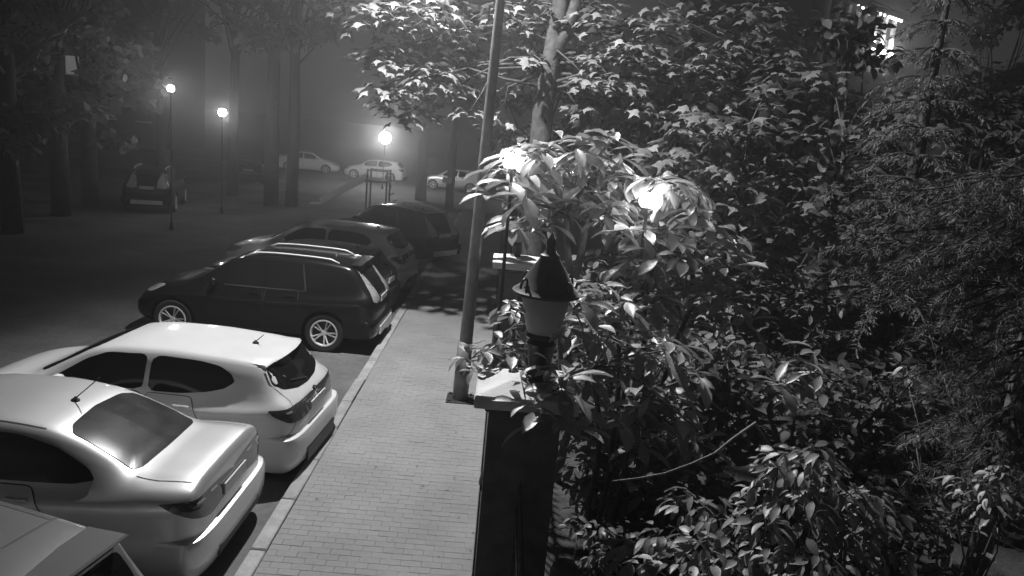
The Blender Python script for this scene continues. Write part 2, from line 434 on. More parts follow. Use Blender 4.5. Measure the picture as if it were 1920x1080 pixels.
SUV = [(0.00, .48, .62, .80, .58, .86, .46, .88), (.05, .38, .76, .98, .69, 1.03, .54, 1.06), (.13, .30, .84, 1.08, .755, 1.14, .58, 1.17), (.26, .26, .885, 1.10, .785, 1.30, .60, 1.33), (.40, .25, .90, 1.10, .80, 1.46, .61, 1.49), (.55, .24, .905, 1.095, .805, 1.555, .615, 1.595),
       (.75, .24, .91, 1.08, .81, 1.585, .62, 1.63), (1.2, .24, .91, 1.06, .815, 1.615, .63, 1.665), (1.8, .24, .91, 1.04, .82, 1.62, .635, 1.675), (2.3, .24, .91, 1.02, .825, 1.595, .64, 1.655), (2.7, .24, .91, 1.01, .83, 1.47, .645, 1.53), (3.0, .24, .91, 1.005, .835, 1.28, .66, 1.34), (3.25, .24, .905, 1.0, .835, 1.12, .685, 1.18),
       (3.5, .25, .90, .985, .82, 1.03, .69, 1.08), (3.9, .26, .88, .93, .79, .97, .66, 1.005), (4.2, .28, .82, .80, .71, .85, .58, .88), (4.4, .32, .71, .66, .60, .72, .48, .745), (4.5, .40, .54, .55, .46, .59, .34, .605)]
BOXY = [(0.00, .42, .66, .74, .62, .80, .52, .82), (.04, .33, .77, .92, .71, .97, .58, 1.0), (.10, .27, .83, 1.0, .765, 1.16, .60, 1.19), (.17, .24, .85, 1.01, .78, 1.30, .605, 1.34), (.24, .22, .86, 1.01, .785, 1.385, .61, 1.425), (.36, .21, .865, 1.0, .79, 1.42, .615, 1.46),
        (.8, .20, .87, .985, .795, 1.475, .62, 1.52), (1.4, .20, .87, .965, .80, 1.51, .625, 1.56), (2.0, .20, .87, .95, .805, 1.50, .625, 1.555), (2.4, .20, .87, .94, .81, 1.37, .625, 1.43), (2.7, .20, .87, .935, .81, 1.20, .64, 1.26), (3.0, .20, .865, .93, .80, 1.03, .66, 1.08), (3.3, .21, .85, .88, .77, .93, .64, .965), (3.6, .23, .79, .76, .69, .81, .57, .84), (3.8, .27, .68, .62, .58, .67, .46, .69), (3.88, .34, .5, .5, .42, .54, .32, .555)]

def make_car(kind, pm_, name, rootloc, ang, label, cat, group=None, tail_mat=None, detail=True):
    root = empty(name, rootloc, ang, label, cat, group)
    p = M[pm_]; g = M['glass']
    if kind == 'hatch': st, L, wh, ra, wr_ = HATCH, 4.24, ((.82, .315), (3.42, .315)), .365, .315
    elif kind == 'sedan': st, L, wh, ra, wr_ = SEDAN, 4.56, ((.98, .315), (3.66, .315)), .365, .315
    elif kind == 'suv': st, L, wh, ra, wr_ = SUV, 4.5, ((.90, .36), (3.68, .36)), .42, .365
    else: st, L, wh, ra, wr_ = BOXY, 3.88, ((.62, .30), (3.1, .30)), .345, .30
    me, bvh = make_body(st, wh, ra, [p, M['rubber']])
    link('body', me, parent=root)
    hwm = max(s_[2] for s_ in st)
    for (u, z) in wh:
        for sg in (1, -1): wheel(root, u, z, hwm-.115, sg, wr_, style=0 if kind == 'suv' else 1)
    tl = tail_mat or M['lens']; seams = MB()
    for sg in (1, -1):
        sd = dict(sgn=sg)
        if kind == 'hatch':
            patch('side_window', bvh, 'side', [(2.92, .985), (2.52, 1.25), (2.28, 1.345), (1.80, 1.372), (1.80, .985)], g, root, **sd, rnd=2, k=.1)
            patch('side_window', bvh, 'side', [(1.74, .985), (1.74, 1.374), (1.2, 1.36), (.95, 1.325), (.80, 1.255), (.74, 1.17), (.85, 1.09), (1.05, 1.035), (1.35, .995)], g, root, **sd, rnd=2, k=.15)
            patch('tail_lamp', bvh, 'corner', [(-.30, .93), (.16, .93), (.42, .92), (.38, .87), (.20, .77), (.0, .74), (-.14, .745), (-.24, .80)], tl, root, **sd, rnd=2, k=.12)
            patch('lamp_glint', bvh, 'corner', [(.14, .87), (.15, .895), (.24, .895), (.22, .87)], M['lens_pale'], root, **sd, off=.009, rings=3)  # pale patch painted in as a glint on the tail lamp
            patch('head_lamp', bvh, 'fcorner', [(-.2, .62), (-.2, .74), (.3, .80), (.38, .78), (.2, .66)], M['lens_pale'], root, **sd)
            doors = ([(2.95, .97), (1.79, .97), (1.79, .30), (2.9, .30)], [(1.75, .97), (1.22, .97), (1.08, .74), (1.22, .40), (1.3, .30), (1.75, .30)])
            hnd = ((1.95, .86), (1.3, .875)); mirror_u = 2.72; mz = .99
        elif kind == 'sedan':
            patch('side_window', bvh, 'side', [(3.18, .98), (2.75, 1.25), (2.5, 1.335), (2.08, 1.37), (2.08, .985)], g, root, **sd, rnd=2, k=.1)
            patch('side_window', bvh, 'side', [(2.02, .985), (2.02, 1.372), (1.6, 1.345), (1.28, 1.265), (.98, 1.12), (.90, 1.04), (1.1, 1.0)], g, root, **sd, rnd=2, k=.12)
            patch('tail_lamp', bvh, 'corner', [(-.34, .90), (-.1, .935), (.26, .945), (.44, .93), (.36, .88), (.16, .78), (-.02, .70), (-.2, .73), (-.33, .80)], tl, root, **sd, rnd=2, k=.12)
            for rx_ in (-.06, .10): patch('lamp_glint', bvh, 'corner', [(rx_-.05, .885), (rx_-.04, .905), (rx_+.05, .91), (rx_+.04, .89)], M['lens_pale'], root, **sd, off=.009, rings=3)  # two pale patches, highlights painted onto the lens
            patch('head_lamp', bvh, 'fcorner', [(-.5, .60), (-.5, .70), (.0, .76), (.1, .74), (-.1, .63)], M['lens_pale'], root, **sd)
            doors = ([(3.2, .965), (2.07, .965), (2.07, .30), (3.15, .30)], [(2.03, .965), (1.42, .965), (1.25, .75), (1.38, .42), (1.45, .30), (2.03, .30)])
            hnd = ((2.22, .86), (1.5, .875)); mirror_u = 2.98; mz = .99
        elif kind == 'suv':
            patch('side_window', bvh, 'side', [(3.05, 1.10), (2.72, 1.37), (2.5, 1.50), (2.06, 1.545), (2.06, 1.10)], g, root, **sd, rnd=2, k=.1)
            patch('side_window', bvh, 'side', [(2.0, 1.10), (2.0, 1.545), (1.40, 1.545), (1.32, 1.10)], g, root, **sd, rnd=2, k=.08)
            patch('side_window', bvh, 'side', [(1.26, 1.12), (1.34, 1.545), (.98, 1.52), (.80, 1.44), (.84, 1.30), (1.02, 1.17)], g, root, **sd, rnd=2, k=.12)
            ribbon('window_strip', bvh, 'side', [(3.0, 1.085), (2.0, 1.085), (1.28, 1.088)], .022, M['chrome'], root, off=.009, **sd)
            ribbon('window_strip', bvh, 'side', [(1.28, 1.10), (1.37, 1.55)], .03, M['chrome'], root, off=.009, **sd)
            patch('tail_lamp', bvh, 'corner', [(.02, .93), (-.13, .96), (-.04, 1.14), (.17, 1.40), (.27, 1.52), (.32, 1.52), (.25, 1.33), (.17, 1.13), (.15, .98)], M['lens_pale'], root, **sd, rnd=1, k=.15)
            patch('head_lamp', bvh, 'fcorner', [(-.35, .78), (-.35, .88), (.06, .97), (.16, .95), (.0, .82)], M['lens_pale'], root, **sd)
            doors = ([(3.1, 1.07), (2.05, 1.07), (2.05, .34), (3.05, .34)], [(2.01, 1.07), (1.40, 1.08), (1.38, .72), (1.42, .42), (1.46, .34), (2.01, .34)])
            hnd = ((2.2, .98), (1.55, .99)); mirror_u = 2.9; mz = 1.10
        else:
            patch('side_window', bvh, 'side', [(2.7, 1.01), (2.4, 1.24), (2.18, 1.37), (1.7, 1.41), (1.7, 1.01)], g, root, **sd, rnd=2, k=.1)
            patch('side_window', bvh, 'side', [(1.64, 1.01), (1.64, 1.41), (.6, 1.39), (.52, 1.30), (.6, 1.04)], g, root, **sd, rnd=2, k=.1)
            patch('tail_lamp', bvh, 'corner', [(-.05, .74), (-.1, .98), (.08, 1.02), (.2, .96), (.18, .74)], tl, root, **sd)
            doors = ([(2.75, .99), (1.69, .99), (1.69, .30), (2.7, .30)], [(1.65, .99), (1.05, .99), (.98, .7), (1.05, .4), (1.1, .30), (1.65, .30)])
            hnd = ((1.85, .88), (1.2, .89)); mirror_u = 2.5; mz = 1.0
        if detail:
            for d_ in doors: ribbon('x', bvh, 'side', chaikin(d_, 2, .06), .008, None, None, sgn=sg, off=.0055, closed=True, into=seams)
            for d_ in doors: patch('door', bvh, 'side', d_, p, root, **sd, rnd=2, k=.06, off=.004, rings=5)
        for (u, z) in hnd:
            h, nn = cast(bvh, 'side', u, z, sg)
            if h: MB().box((u, h.y+sg*.022, z), (.19, .022, .03), bev=.008).build('door_handle', p, root)
        h, nn = cast(bvh, 'side', mirror_u, mz-.03, sg)
        if h:
            mb = MB().lathe([(.001, -.11), (.055, -.10), (.08, -.04), (.085, .03), (.07, .09), (.001, .11)], n=14, axis='Y')
            mb.v = [(x*.75+mirror_u, y*.9+h.y+sg*.13, z*.9+mz+.05) for x, y, z in mb.v]
            mb.bar((mirror_u, h.y-.02*sg, mz), (mirror_u, h.y+.1*sg, mz+.03), .05)
            mb.build('mirror', p, root, smooth=True)
    # glass at the ends
    if kind == 'hatch':
        patch('rear_window', bvh, 'rear', [(-.58, 1.325), (-.30, 1.345), (0, 1.35), (.30, 1.345), (.58, 1.325), (.64, 1.16), (.56, 1.09), (.30, 1.035), (0, 1.02), (-.30, 1.035), (-.56, 1.09), (-.64, 1.16)], g, root, rnd=2, k=.12)
        patch('windscreen', bvh, 'top', [(3.22, 0), (3.18, .5), (3.08, .63), (2.7, .60), (2.42, .53), (2.36, 0), (2.42, -.53), (2.7, -.60), (3.08, -.63), (3.18, -.5)], g, root, rnd=2, k=.12)
        sp = MB(); n_ = 13; prof = []
        for k in range(n_):
            v = -.585+1.17*k/(n_-1); h, _ = cast(bvh, 'top', .62, v); e = (v/.585)**2
            zt = h.z
            prof.append([(.70, v, zt+.004), (.40+.10*e*.5, v*1.0, zt-.004), (.335+.09*e, v*1.0, zt-.030), (.36+.09*e, v, zt-.055), (.50, v, zt-.05)])
        sp.add([q for r_ in prof for q in r_], [(i*5+j, i*5+j+1, (i+1)*5+j+1, (i+1)*5+j) for i in range(n_-1) for j in range(4)]+[(0, 1, 2, 3, 4), tuple((n_-1)*5+j for j in range(5))])
        sp.build('rear_spoiler', p, root, ang=50)
        ribbon('x', bvh, 'rear', [(-.80, .60), (-.68, .74), (-.62, .98), (-.66, 1.16), (-.60, 1.34)], .009, None, None, into=seams)
        ribbon('x', bvh, 'rear', [(.80, .60), (.68, .74), (.62, .98), (.66, 1.16), (.60, 1.34)], .009, None, None, into=seams)
        bumper('rear_bumper', L, .865, .18, .60, .065, p, root, deep=.44)
        MB().box((-.062, 0, .285), (.02, 1.0, .17), bev=.005).build('rear_diffuser', M['black_plastic'], root)
        h0_, n0_ = cast(bvh, 'rear', 0, 1.05); h1_, n1_ = cast(bvh, 'rear', .34, 1.12)
        MB().bar(h0_+n0_*.02, h1_+n1_*.02, .014).build('rear_wiper', M['black_plastic'], root)
        h, _ = cast(bvh, 'rear', 0, .79)
        if h: MB().box((h.x-.02, 0, .80), (.018, .52, .115), bev=.004).build('number_plate', M['plate'], root)
        h, nn = cast(bvh, 'rear', 0, .93)
        if h: MB().lathe([(.001, -.012), (.035, -.012), (.042, 0), (.03, .012)], (h.x-.012, 0, .935), 16, 'Y').build('badge', M['chrome'], root).rotation_euler
        ant = (.80, 0); al = .13
    elif kind == 'sedan':
        patch('rear_window', bvh, 'top', [(1.32, 0), (1.29, .40), (1.22, .515), (.91, .555), (.66, .58), (.605, .50), (.585, 0), (.605, -.50), (.66, -.58), (.91, -.555), (1.22, -.515), (1.29, -.40)], M['sheen_glass'], root, rnd=2, k=.1)
        patch('windscreen', bvh, 'top', [(3.55, 0), (3.5, .5), (3.4, .64), (3.05, .60), (2.75, .54), (2.68, 0), (2.75, -.54), (3.05, -.60), (3.4, -.64), (3.5, -.5)], g, root, rnd=2, k=.12)
        ribbon('x', bvh, 'top', [(.60, -.64), (.40, -.66), (.12, -.64)], .010, None, None, into=seams)
        ribbon('x', bvh, 'top', [(.60, .64), (.40, .66), (.12, .64)], .010, None, None, into=seams)
        for sg in (1, -1): ribbon('x', bvh, 'top', [(1.42, .56*sg), (1.9, .575*sg), (2.62, .58*sg)], .016, None, None, into=seams)
        bumper('rear_bumper', L, .865, .20, .60, .075, p, root, deep=.56)
        h, _ = cast(bvh, 'rear', 0, .80)
        if h: MB().box((h.x-.015, 0, .80), (.018, .52, .115), bev=.004).build('number_plate', M['plate'], root)
        MB().box((-.055, 0, .33), (.03, 1.0, .10), bev=.005).build('rear_diffuser', M['black_plastic'], root)
        ant = (1.50, 0); al = .30
    elif kind == 'suv':
        patch('rear_window', bvh, 'rear', [(-.55, 1.52), (0, 1.55), (.55, 1.52), (.62, 1.30), (.56, 1.21), (0, 1.17), (-.56, 1.21), (-.62, 1.30)], g, root, rnd=2, k=.12)
        patch('windscreen', bvh, 'top', [(3.32, 0), (3.26, .5), (3.14, .66), (2.9, .62), (2.6, .57), (2.54, 0), (2.6, -.57), (2.9, -.62), (3.14, -.66), (3.26, -.5)], g, root, rnd=2, k=.12)
        bumper('rear_bumper', L, .87, .30, .62, .06, p, root)
        MB().box((-.055, 0, .42), (.03, 1.1, .16), bev=.005).build('rear_skid_plate', M['rim'], root)
        for sg in (1, -1):
            pts = []
            for k in range(12):
                u = .75+1.65*k/11; h, _ = cast(bvh, 'top', u, .545*sg); pts.append((u, .545*sg, h.z+(.045 if 0 < k < 11 else .0)))
            MB().tube(pts, .016, 8).build('roof_rail', M['rim'], root, smooth=True)
            h, _ = cast(bvh, 'top', .52, .52*sg)
        MB().box((.44, 0, 1.595), (.22, 1.08, .03), bev=.01).build('rear_spoiler', p, root)
        h, _ = cast(bvh, 'rear', 0, .96)
        if h: MB().box((h.x-.02, 0, .96), (.018, .52, .115), bev=.004).build('number_plate', M['plate'], root)
        ant = (.95, 0); al = .10
    else:
        patch('rear_window', bvh, 'rear', [(-.55, 1.365), (0, 1.38), (.55, 1.365), (.60, 1.15), (.54, 1.08), (0, 1.06), (-.54, 1.08), (-.60, 1.15)], g, root, rnd=2, k=.12)
        patch('windscreen', bvh, 'top', [(2.95, 0), (2.9, .5), (2.8, .62), (2.5, .58), (2.3, .55), (2.24, 0), (2.3, -.55), (2.5, -.58), (2.8, -.62), (2.9, -.5)], g, root, rnd=2, k=.12)
        ribbon('x', bvh, 'top', [(.66, -.60), (.66, .60)], .014, None, None, into=seams)
        for sg in (1, -1): ribbon('x', bvh, 'top', [(.66, .565*sg), (1.3, .575*sg), (2.2, .57*sg)], .045, None, None, into=seams)
        sp = MB().box((.28, 0, 1.447), (.30, 1.20, .03), bev=.012); sp.build('rear_spoiler', p, root)
        bumper('rear_bumper', L, .85, .27, .56, .06, p, root)
        MB().bar((.17, -.5, 1.395), (.17, .5, 1.395), .02).build('brake_light_strip', M['lens_pale'], root)
        ant = (.84, .0); al = .34
    if seams.v: seams.build('panel_seam', M['rubber'], root)
    h, _ = cast(bvh, 'top', ant[0], ant[1])
    if h:
        a = MB().lathe([(.042, -.005), (.036, .012), (.014, .028), (.006, .04)], (ant[0], 0, h.z), 12)
        a.tube([(ant[0], 0, h.z+.02), (ant[0]-.55*al*1.4, 0, h.z+.02+al*.75)], [.006, .0045], 6)
        a.build('antenna', M['black_plastic'], root, smooth=True)
    return root

CARS_G = 'cars parked nose-out along the pavement'
boxy = make_car('boxy', 'p_grey', 'parked_car', (-2.25, 3.85, 0), pi-.19, 'grey hatchback at the bottom left corner, only its roof and tailgate top in view', 'car', CARS_G)
sedan = make_car('sedan', 'p_silver', 'parked_car', (-2.35, 6.62, 0), 3.121, 'silver saloon with a bright boot lid and a roof antenna', 'car', CARS_G)
hatch = make_car('hatch', 'p_white', 'parked_car', (-2.10, 8.80, 0), 3.067, 'white hatchback with a roof spoiler parked beside the silver saloon', 'car', CARS_G)
suv = make_car('suv', 'p_black', 'parked_car', (-2.14, 14.0, 0), 3.11, 'black off-roader with pale upright tail lamps and bright alloy wheels', 'car', CARS_G)
dark_h = make_car('hatch', 'p_dark', 'parked_car', (-2.35, 16.35, 0), 3.05, 'charcoal hatchback mostly hidden behind the black off-roader', 'car', CARS_G, detail=False)
silver_h = make_car('hatch', 'p_pale', 'parked_car', (-2.25, 18.75, 0), 3.03, 'silver hatchback in the shade beyond the black off-roader', 'car', CARS_G, detail=False)
silver_h.scale = (1.1, 1.05, 1.1)
def clone(src, loc, ang, label, group, paint_=None):
    c = copy_tree(src); c.location = loc; c.rotation_euler = (0, 0, ang); c['label'] = label; c['group'] = group
    if paint_:
        for ch in c.children:
            for sl in ch.material_slots:
                if sl.material and sl.material.name.endswith('_paint'): sl.link = 'OBJECT'; sl.material = M[paint_]
    return c
clone(suv, (-1.7, 22.6, 0), 2.55, 'black off-roader turned away at the far end of the parked row', CARS_G)
FAR_G = 'cars parked across the street'
clone(hatch, (-7.2, 53.5, 0), 3.05, 'white car side-on beneath the bright far street lamp', FAR_G)
clone(sedan, (-16.9, 55.5, 0), .12, 'pale car behind the two dark trunks left of the far lamp', FAR_G, 'p_white')
clone(hatch, (-1.3, 50.0, 0), 2.9, 'pale car partly hidden by the lamp pole in the distance', FAR_G, 'p_silver')
clone(suv, (-13.4, 28.2, 0), 1.85, 'dark tall car standing in the shade on the far side of the street', FAR_G)
clone(boxy, (-20, 30.0, 0), 2.9, 'dark small car at the far left edge of the street', FAR_G, 'p_black')
clone(dark_h, (-14.5, 42.5, 0), 1.9, 'dim car below the two left street lamps', FAR_G, 'p_dark')

# ------------------------------------------------------------------ street lamp pole
def street_lamp():
    a = Vector((-.42, 11.01, .11)); b = Vector((-.27, 11.01, 6.4)); top = Vector((-.235, 11.0, 8.7))
    root = empty('street_lamp', a, 0, 'tall slanting metal lamp pole standing on the pavement', 'street lamp')
    T = lambda v: Vector(v)-a
    mb = MB(); n = 14
    mb.tube([T(a.lerp(top, k/n)) for k in range(n+1)], [.106-.058*k/n for k in range(n+1)], 16)
    mb.build('pole', M['pole'], root, smooth=True)
    MB().tube([T(a+Vector((0, 0, .0))), T(a+Vector((.01, 0, .95)))], [.122, .115], 16).build('pole_sleeve', M['pole'], root, smooth=True)
    MB().box((0, 0, .012), (.42, .42, .024), bev=.004).build('base_plate', M['iron'], root)
    for i in (-1, 1):
        for j in (-1, 1): MB().lathe([(.022, .02), (.022, .05), (.001, .055)], (i*.16, j*.16, 0), 6).build('bolt', M['iron'], root)
    arm = [top, top+Vector((-.25, .15, .35)), top+Vector((-.8, .45, .55)), top+Vector((-1.45, .8, .62))]
    MB().tube([T(p) for p in arm], [.04, .036, .032, .03], 10).build('arm', M['pole'], root, smooth=True)
    e = arm[-1]
    MB().box(T(e+Vector((-.3, 0, .03))), (.72, .26, .10), bev=.03).build('lamp_head', M['pole'], root)
    MB().box(T(e+Vector((-.34, 0, -.028))), (.5, .2, .012)).build('lamp_glass', emit('street_lamp_glass', 30), root)
    ld = bpy.data.lights.new('street_lamp_light', 'SPOT'); ld.energy = STREET_LAMP_POWER; ld.spot_size = radians(138); ld.spot_blend = .62; ld.shadow_soft_size = .10
    lo = bpy.data.objects.new('light', ld); COL.objects.link(lo); lo.parent = root; lo.location = T(e+Vector((-.34, 0, -.10)))
    lo.rotation_euler = Vector((.42, -.12, -.9)).to_track_quat('-Z', 'Y').to_euler()
    return root
street_lamp()

# ------------------------------------------------------------------ gate pillars, lanterns, railing
def pillar(x0, y0, h, cap_w, label):
    root = empty('gate_pillar', (x0+.27, y0+.27, 0), 0, label, 'pillar', 'rendered pillars of the garden fence')
    MB().box((0, 0, (h-.16)/2), (.54, .54, h-.16), bev=.012).build('shaft', M['stone_dark'], root)
    MB().box((0, 0, h-.135), (.60, .60, .05), bev=.012).build('moulding', M['stone_dark'], root)
    MB().box((0, 0, h-.06), (cap_w, cap_w, .10), bev=.010).build('cap', M['cap'], root)
    mb = MB(); s = cap_w/2-.03; mb.add([(-s, -s, 0), (s, -s, 0), (s, s, 0), (-s, s, 0), (-.12, -.12, .05), (.12, -.12, .05), (.12, .12, .05), (-.12, .12, .05)], [(0, 1, 5, 4), (1, 2, 6, 5), (2, 3, 7, 6), (3, 0, 4, 7), (4, 5, 6, 7)])
    mb.v = [(x, y, z+h-.0095) for x, y, z in mb.v]; mb.build('cap_top', M['cap'], root)
    return root
pillar(.02, 5.22, 2.38, .76, 'dark pillar with a pale stone cap nearest the camera, carrying the big lantern')
pillar(.02, 10.75, 2.40, .76, 'dark pillar with a pale stone cap further along, behind the lamp pole')
def lantern(loc, s, label):
    root = empty('lantern', loc, .2, label, 'lantern', 'lanterns on the gate pillars'); k = s
    N = 6
    MB().lathe([(.13*k, 0), (.14*k, .03*k), (.10*k, .05*k), (.085*k, .10*k), (.10*k, .24*k), (.115*k, .28*k), (.09*k, .31*k), (.13*k, .335*k), (.125*k, .36*k)], n=16).build('stem', M['iron'], root, ang=40)
    MB().lathe([(.118*k, .36*k), (.145*k, .47*k), (.185*k, .64*k), (.18*k, .655*k)], n=N*4).build('glass', M['frost'], root, smooth=True)
    MB().lathe([(.17*k, .648*k), (.245*k, .645*k), (.25*k, .665*k), (.20*k, .70*k), (.13*k, .82*k), (.075*k, .90*k), (.07*k, .93*k), (.045*k, .945*k), (.03*k, .99*k), (.04*k, 1.02*k), (.02*k, 1.06*k), (.001, 1.10*k)], n=24).build('roof', M['iron'], root, ang=45)
    for j in range(4):
        a = 2*pi*j/4+.5; pts = []
        for q in range(9):
            t = q/8; rr = .235-.03*sin(t*pi)+.02*cos(t*5); th = t*pi*1.4
            pts.append(((.225+.03*cos(th))*k*cos(a), (.225+.03*cos(th))*k*sin(a), (.70+.05*sin(th)+.05*t)*k))
        MB().tube(pts, .009*k, 6).build('scroll', M['iron'], root, smooth=True)
    return root
lantern((.375, 5.47, 2.415), 1.04, 'big dark lantern with frosted glass on the nearest pillar')
lantern((.24, 11.0, 2.435), .62, 'small lantern on the further pillar cap, half hidden by leaves')
def railing(x, y0, y1, z0, z1, label):
    root = empty('iron_railing', (x, y0, z0), 0, label, 'railing', 'iron railings between the pillars')
    for z in (.12, z1-z0-.16): MB().bar((0, 0, z), (0, y1-y0, z), .03, .04).build('rail', M['iron'], root)
    n = int((y1-y0)/.13); bm_ = MB().bar((0, 0, .0), (0, 0, z1-z0), .018)
    bm_.add([(-.02, 0, z1-z0), (0, -.02, z1-z0), (.02, 0, z1-z0), (0, .02, z1-z0), (0, 0, z1-z0+.11)], [(0, 1, 4), (1, 2, 4), (2, 3, 4), (3, 0, 4)])
    me = bm_.mesh('bar'); me.materials.append(M['iron'])
    for k in range(n):
        o = link('bar', me, parent=root); o.location = (0, .08+k*.13, 0)
railing(.30, 2.6, 5.2, .40, 1.62, 'spear-topped iron railing in front of the nearest pillar')
railing(.30, 5.78, 10.73, .40, 1.95, 'spear-topped iron railing between the two pillars')
# dome-capped bollard in the garden at the bottom edge
p = W(1060, 1062, 5.0)
b_ = empty('dome_bollard', (p.x, p.y, .06), 0, 'round-topped dark garden bollard at the bottom edge beside the railing', 'bollard')
zt = p.z-.06
MB().lathe([(.09, 0), (.085, .1), (.06, .16), (.055, zt-.16), (.08, zt-.12)], n=16).build('post', M['iron'], b_, smooth=True)
MB().lathe([(.08, zt-.12), (.105, zt-.10), (.112, zt-.05), (.095, zt), (.06, zt+.035), (.001, zt+.048)], n=20).build('dome', M['stone_dark'], b_, smooth=True)

# ------------------------------------------------------------------ lit lamps
def globe_lamp(loc, r, ground, label, mt, group, bracket=False):
    root = empty('globe_lamp', (loc[0], loc[1], ground), 0, label, 'lamp', group); h = loc[2]-ground
    MB().lathe([(.08, 0), (.07, .12), (.03, .25), (.022, h*.5), (.018, h-r-.08), (.04, h-r-.05), (r*.6, h-r+.02)], n=12).build('post', M['iron'], root, smooth=True)
    MB().lathe([(.001, -r)]+[(r*cos(a), r*sin(a)) for a in [radians(-70+140*q/9) for q in range(10)]]+[(.001, r)], (0, 0, h), 18).build('globe', mt, root, smooth=True)
    MB().lathe([(r*.55, r*.86), (r*.3, r*1.02), (.001, r*1.25)], (0, 0, h), 12).build('cap', M['iron'], root, smooth=True)
    return root
GG = 'lit globe lamps in the garden'
globe_lamp(W(962, 302, 8.25), .092, .06, 'lit globe lamp among leaves just right of the lamp pole', M['globe'], GG)
globe_lamp(W(1215, 375, 7.8), .09, .06, 'lit globe lamp further right among the garden leaves', M['globe'], GG)
SG = 'lit lamps beyond the street'
globe_lamp(W(722, 258, 47), .36, 0, 'bright lit lamp above the far white car', M['globe_far'], SG)
globe_lamp(W(320, 166, 25), .11, 0, 'tall lit lamp on the left with branches below it', M['globe_far'], SG)
globe_lamp(W(417, 211, 30), .15, 0, 'lit lamp on the left beside a dark trunk, lower of the left pair', M['globe_far'], SG)

# ------------------------------------------------------------------ leaves
def leaf_mesh(name, kind, mt):
    mb = MB()
    if kind == 'plane':                 # five pointed lobes, edge slightly drooped, about 1 unit long
        lob = [(-2.25, .42), (-1.75, .30), (-1.20, .80), (-.95, .52), (-.72, .55), (-.50, .46), (-.22, .62), (0, 1.0), (.22, .62), (.50, .46), (.72, .55), (.95, .52), (1.20, .80), (1.75, .30), (2.25, .42)]
        vs = [(.30, 0, .03)]
        for a, r in lob:
            vs.append((.30+.72*r*cos(a), .74*r*sin(a), -.16*r*r+R.uniform(-.03, .03)))
        vs.append((.0, 0, 0)); n = len(lob)
        mb.add(vs, [(0, i+1, i+2) for i in range(n-1)]+[(0, n, n+1), (0, n+1, 1)])
    else:
        wid = {'long': .34, 'oval': .46, 'broad': .62}[kind]; n = 5; vs = []
        pk = {'long': .62, 'oval': .42, 'broad': .45}[kind]; droop = R.uniform(.12, .3)
        for i in range(n+1):
            t = i/n; wv = wid/2*max(.0, (sin(pi*min(1, t**(math.log(.5)/math.log(pk)))))**.8) if 0 < t < 1 else .004
            zc = .10*sin(t*2.2)-droop*t*t
            e = R.uniform(.02, .05)*wv/(wid/2)
            vs += [(t, -wv, zc+e+.03*sin(t*9)*wv), (t, 0, zc-.03), (t, wv, zc+e)]
        mb.add(vs, [(3*i+j, 3*i+3+j, 3*i+4+j, 3*i+1+j) for i in range(n) for j in (0, 1)])
    me = bpy.data.meshes.new(name); me.from_pydata(mb.v, [], mb.f); me.update(); me.materials.append(mt)
    me.polygons.foreach_set('use_smooth', [True]*len(me.polygons))
    return me
LEAF = {k: [leaf_mesh('leaf', kk, M[mt]) for _ in range(4)] for k, kk, mt in (('plane', 'plane', 'leaf_plane'), ('lobed', 'plane', 'leaf_lobed'), ('long', 'long', 'leaf_long'), ('oval', 'oval', 'leaf_oval'), ('dark', 'broad', 'leaf_dark'), ('darklong', 'long', 'leaf_dark'))}
LARR = {k: [(np.array([tuple(v.co) for v in me.vertices]), [tuple(p_.vertices) for p_ in me.polygons]) for me in v] for k, v in LEAF.items()}
def leaf_frame(pos, dirv, upv, s, roll=0.):
    d = Vector(dirv).normalized(); u = Vector(upv); u = (u-d*u.dot(d))
    if u.length < 1e-4: u = d.orthogonal()
    u.normalize(); y = u.cross(d)
    m_ = Matrix((d*s, y*s, u*s)).transposed().to_4x4()
    if roll: m_ = m_ @ Matrix.Rotation(roll, 4, 'X')
    m_.translation = pos
    return m_
def foliage(root, kind, placements, nobj=300, mt=None, part='leaf', stuff='foliage'):
    inv = root.matrix_world.inverted() if False else Matrix.Translation(-Vector(root.location))
    sc = []
    for m_ in placements:
        q = pix(m_.translation); s = m_.col[0].length
        vis_ = -40 < q[0] < 1960 and -40 < q[1] < 1120 and q[2] > .3
        fac = abs((m_.col[2].to_3d().normalized()).dot((m_.translation-CAMP).normalized()))
        sc.append((-(s*FPX/q[2])*(.35+fac) if vis_ else 1e3+R.random(), m_))
    order = sorted(range(len(sc)), key=lambda i: sc[i][0])
    rest_v = []; rest_f = []; k = 0; objs = 0
    for i in order:
        m_ = sc[i][1]; vi = R.randrange(4)
        if objs < nobj and sc[i][0] < 0:
            o = link(part, LEAF[kind][vi], parent=root); o.matrix_local = inv @ m_; objs += 1
        else:
            V, F = LARR[kind][vi]; A = np.array(inv @ m_)
            X = V @ A[:3, :3].T+A[:3, 3]
            rest_v.append(X); rest_f += [tuple(j+k for j in f) for f in F]; k += len(V)
    if rest_v:
        me = bpy.data.meshes.new(stuff); me.from_pydata(np.concatenate(rest_v).tolist(), [], rest_f); me.update()
        me.materials.append(LEAF[kind][0].materials[0]); me.polygons.foreach_set('use_smooth', [True]*len(me.polygons))
        o = link(stuff, me, parent=root); o['kind'] = 'stuff'
def rdir(zlo=-1, zhi=1):
    a = R.uniform(0, 2*pi); z = R.uniform(zlo, zhi); r = sqrt(max(0, 1-z*z)); return Vector((r*cos(a), r*sin(a), z))
def wander(a, b, n=6, amp=.08, sag=0.):
    a = Vector(a); b = Vector(b); L = (b-a).length; out = []
    for i in range(n+1):
        t = i/n; p_ = a.lerp(b, t)
        if 0 < i < n: p_ += rdir()*amp*L*.5
        p_.z += sag*sin(pi*t)*L; out.append(p_)
    return out

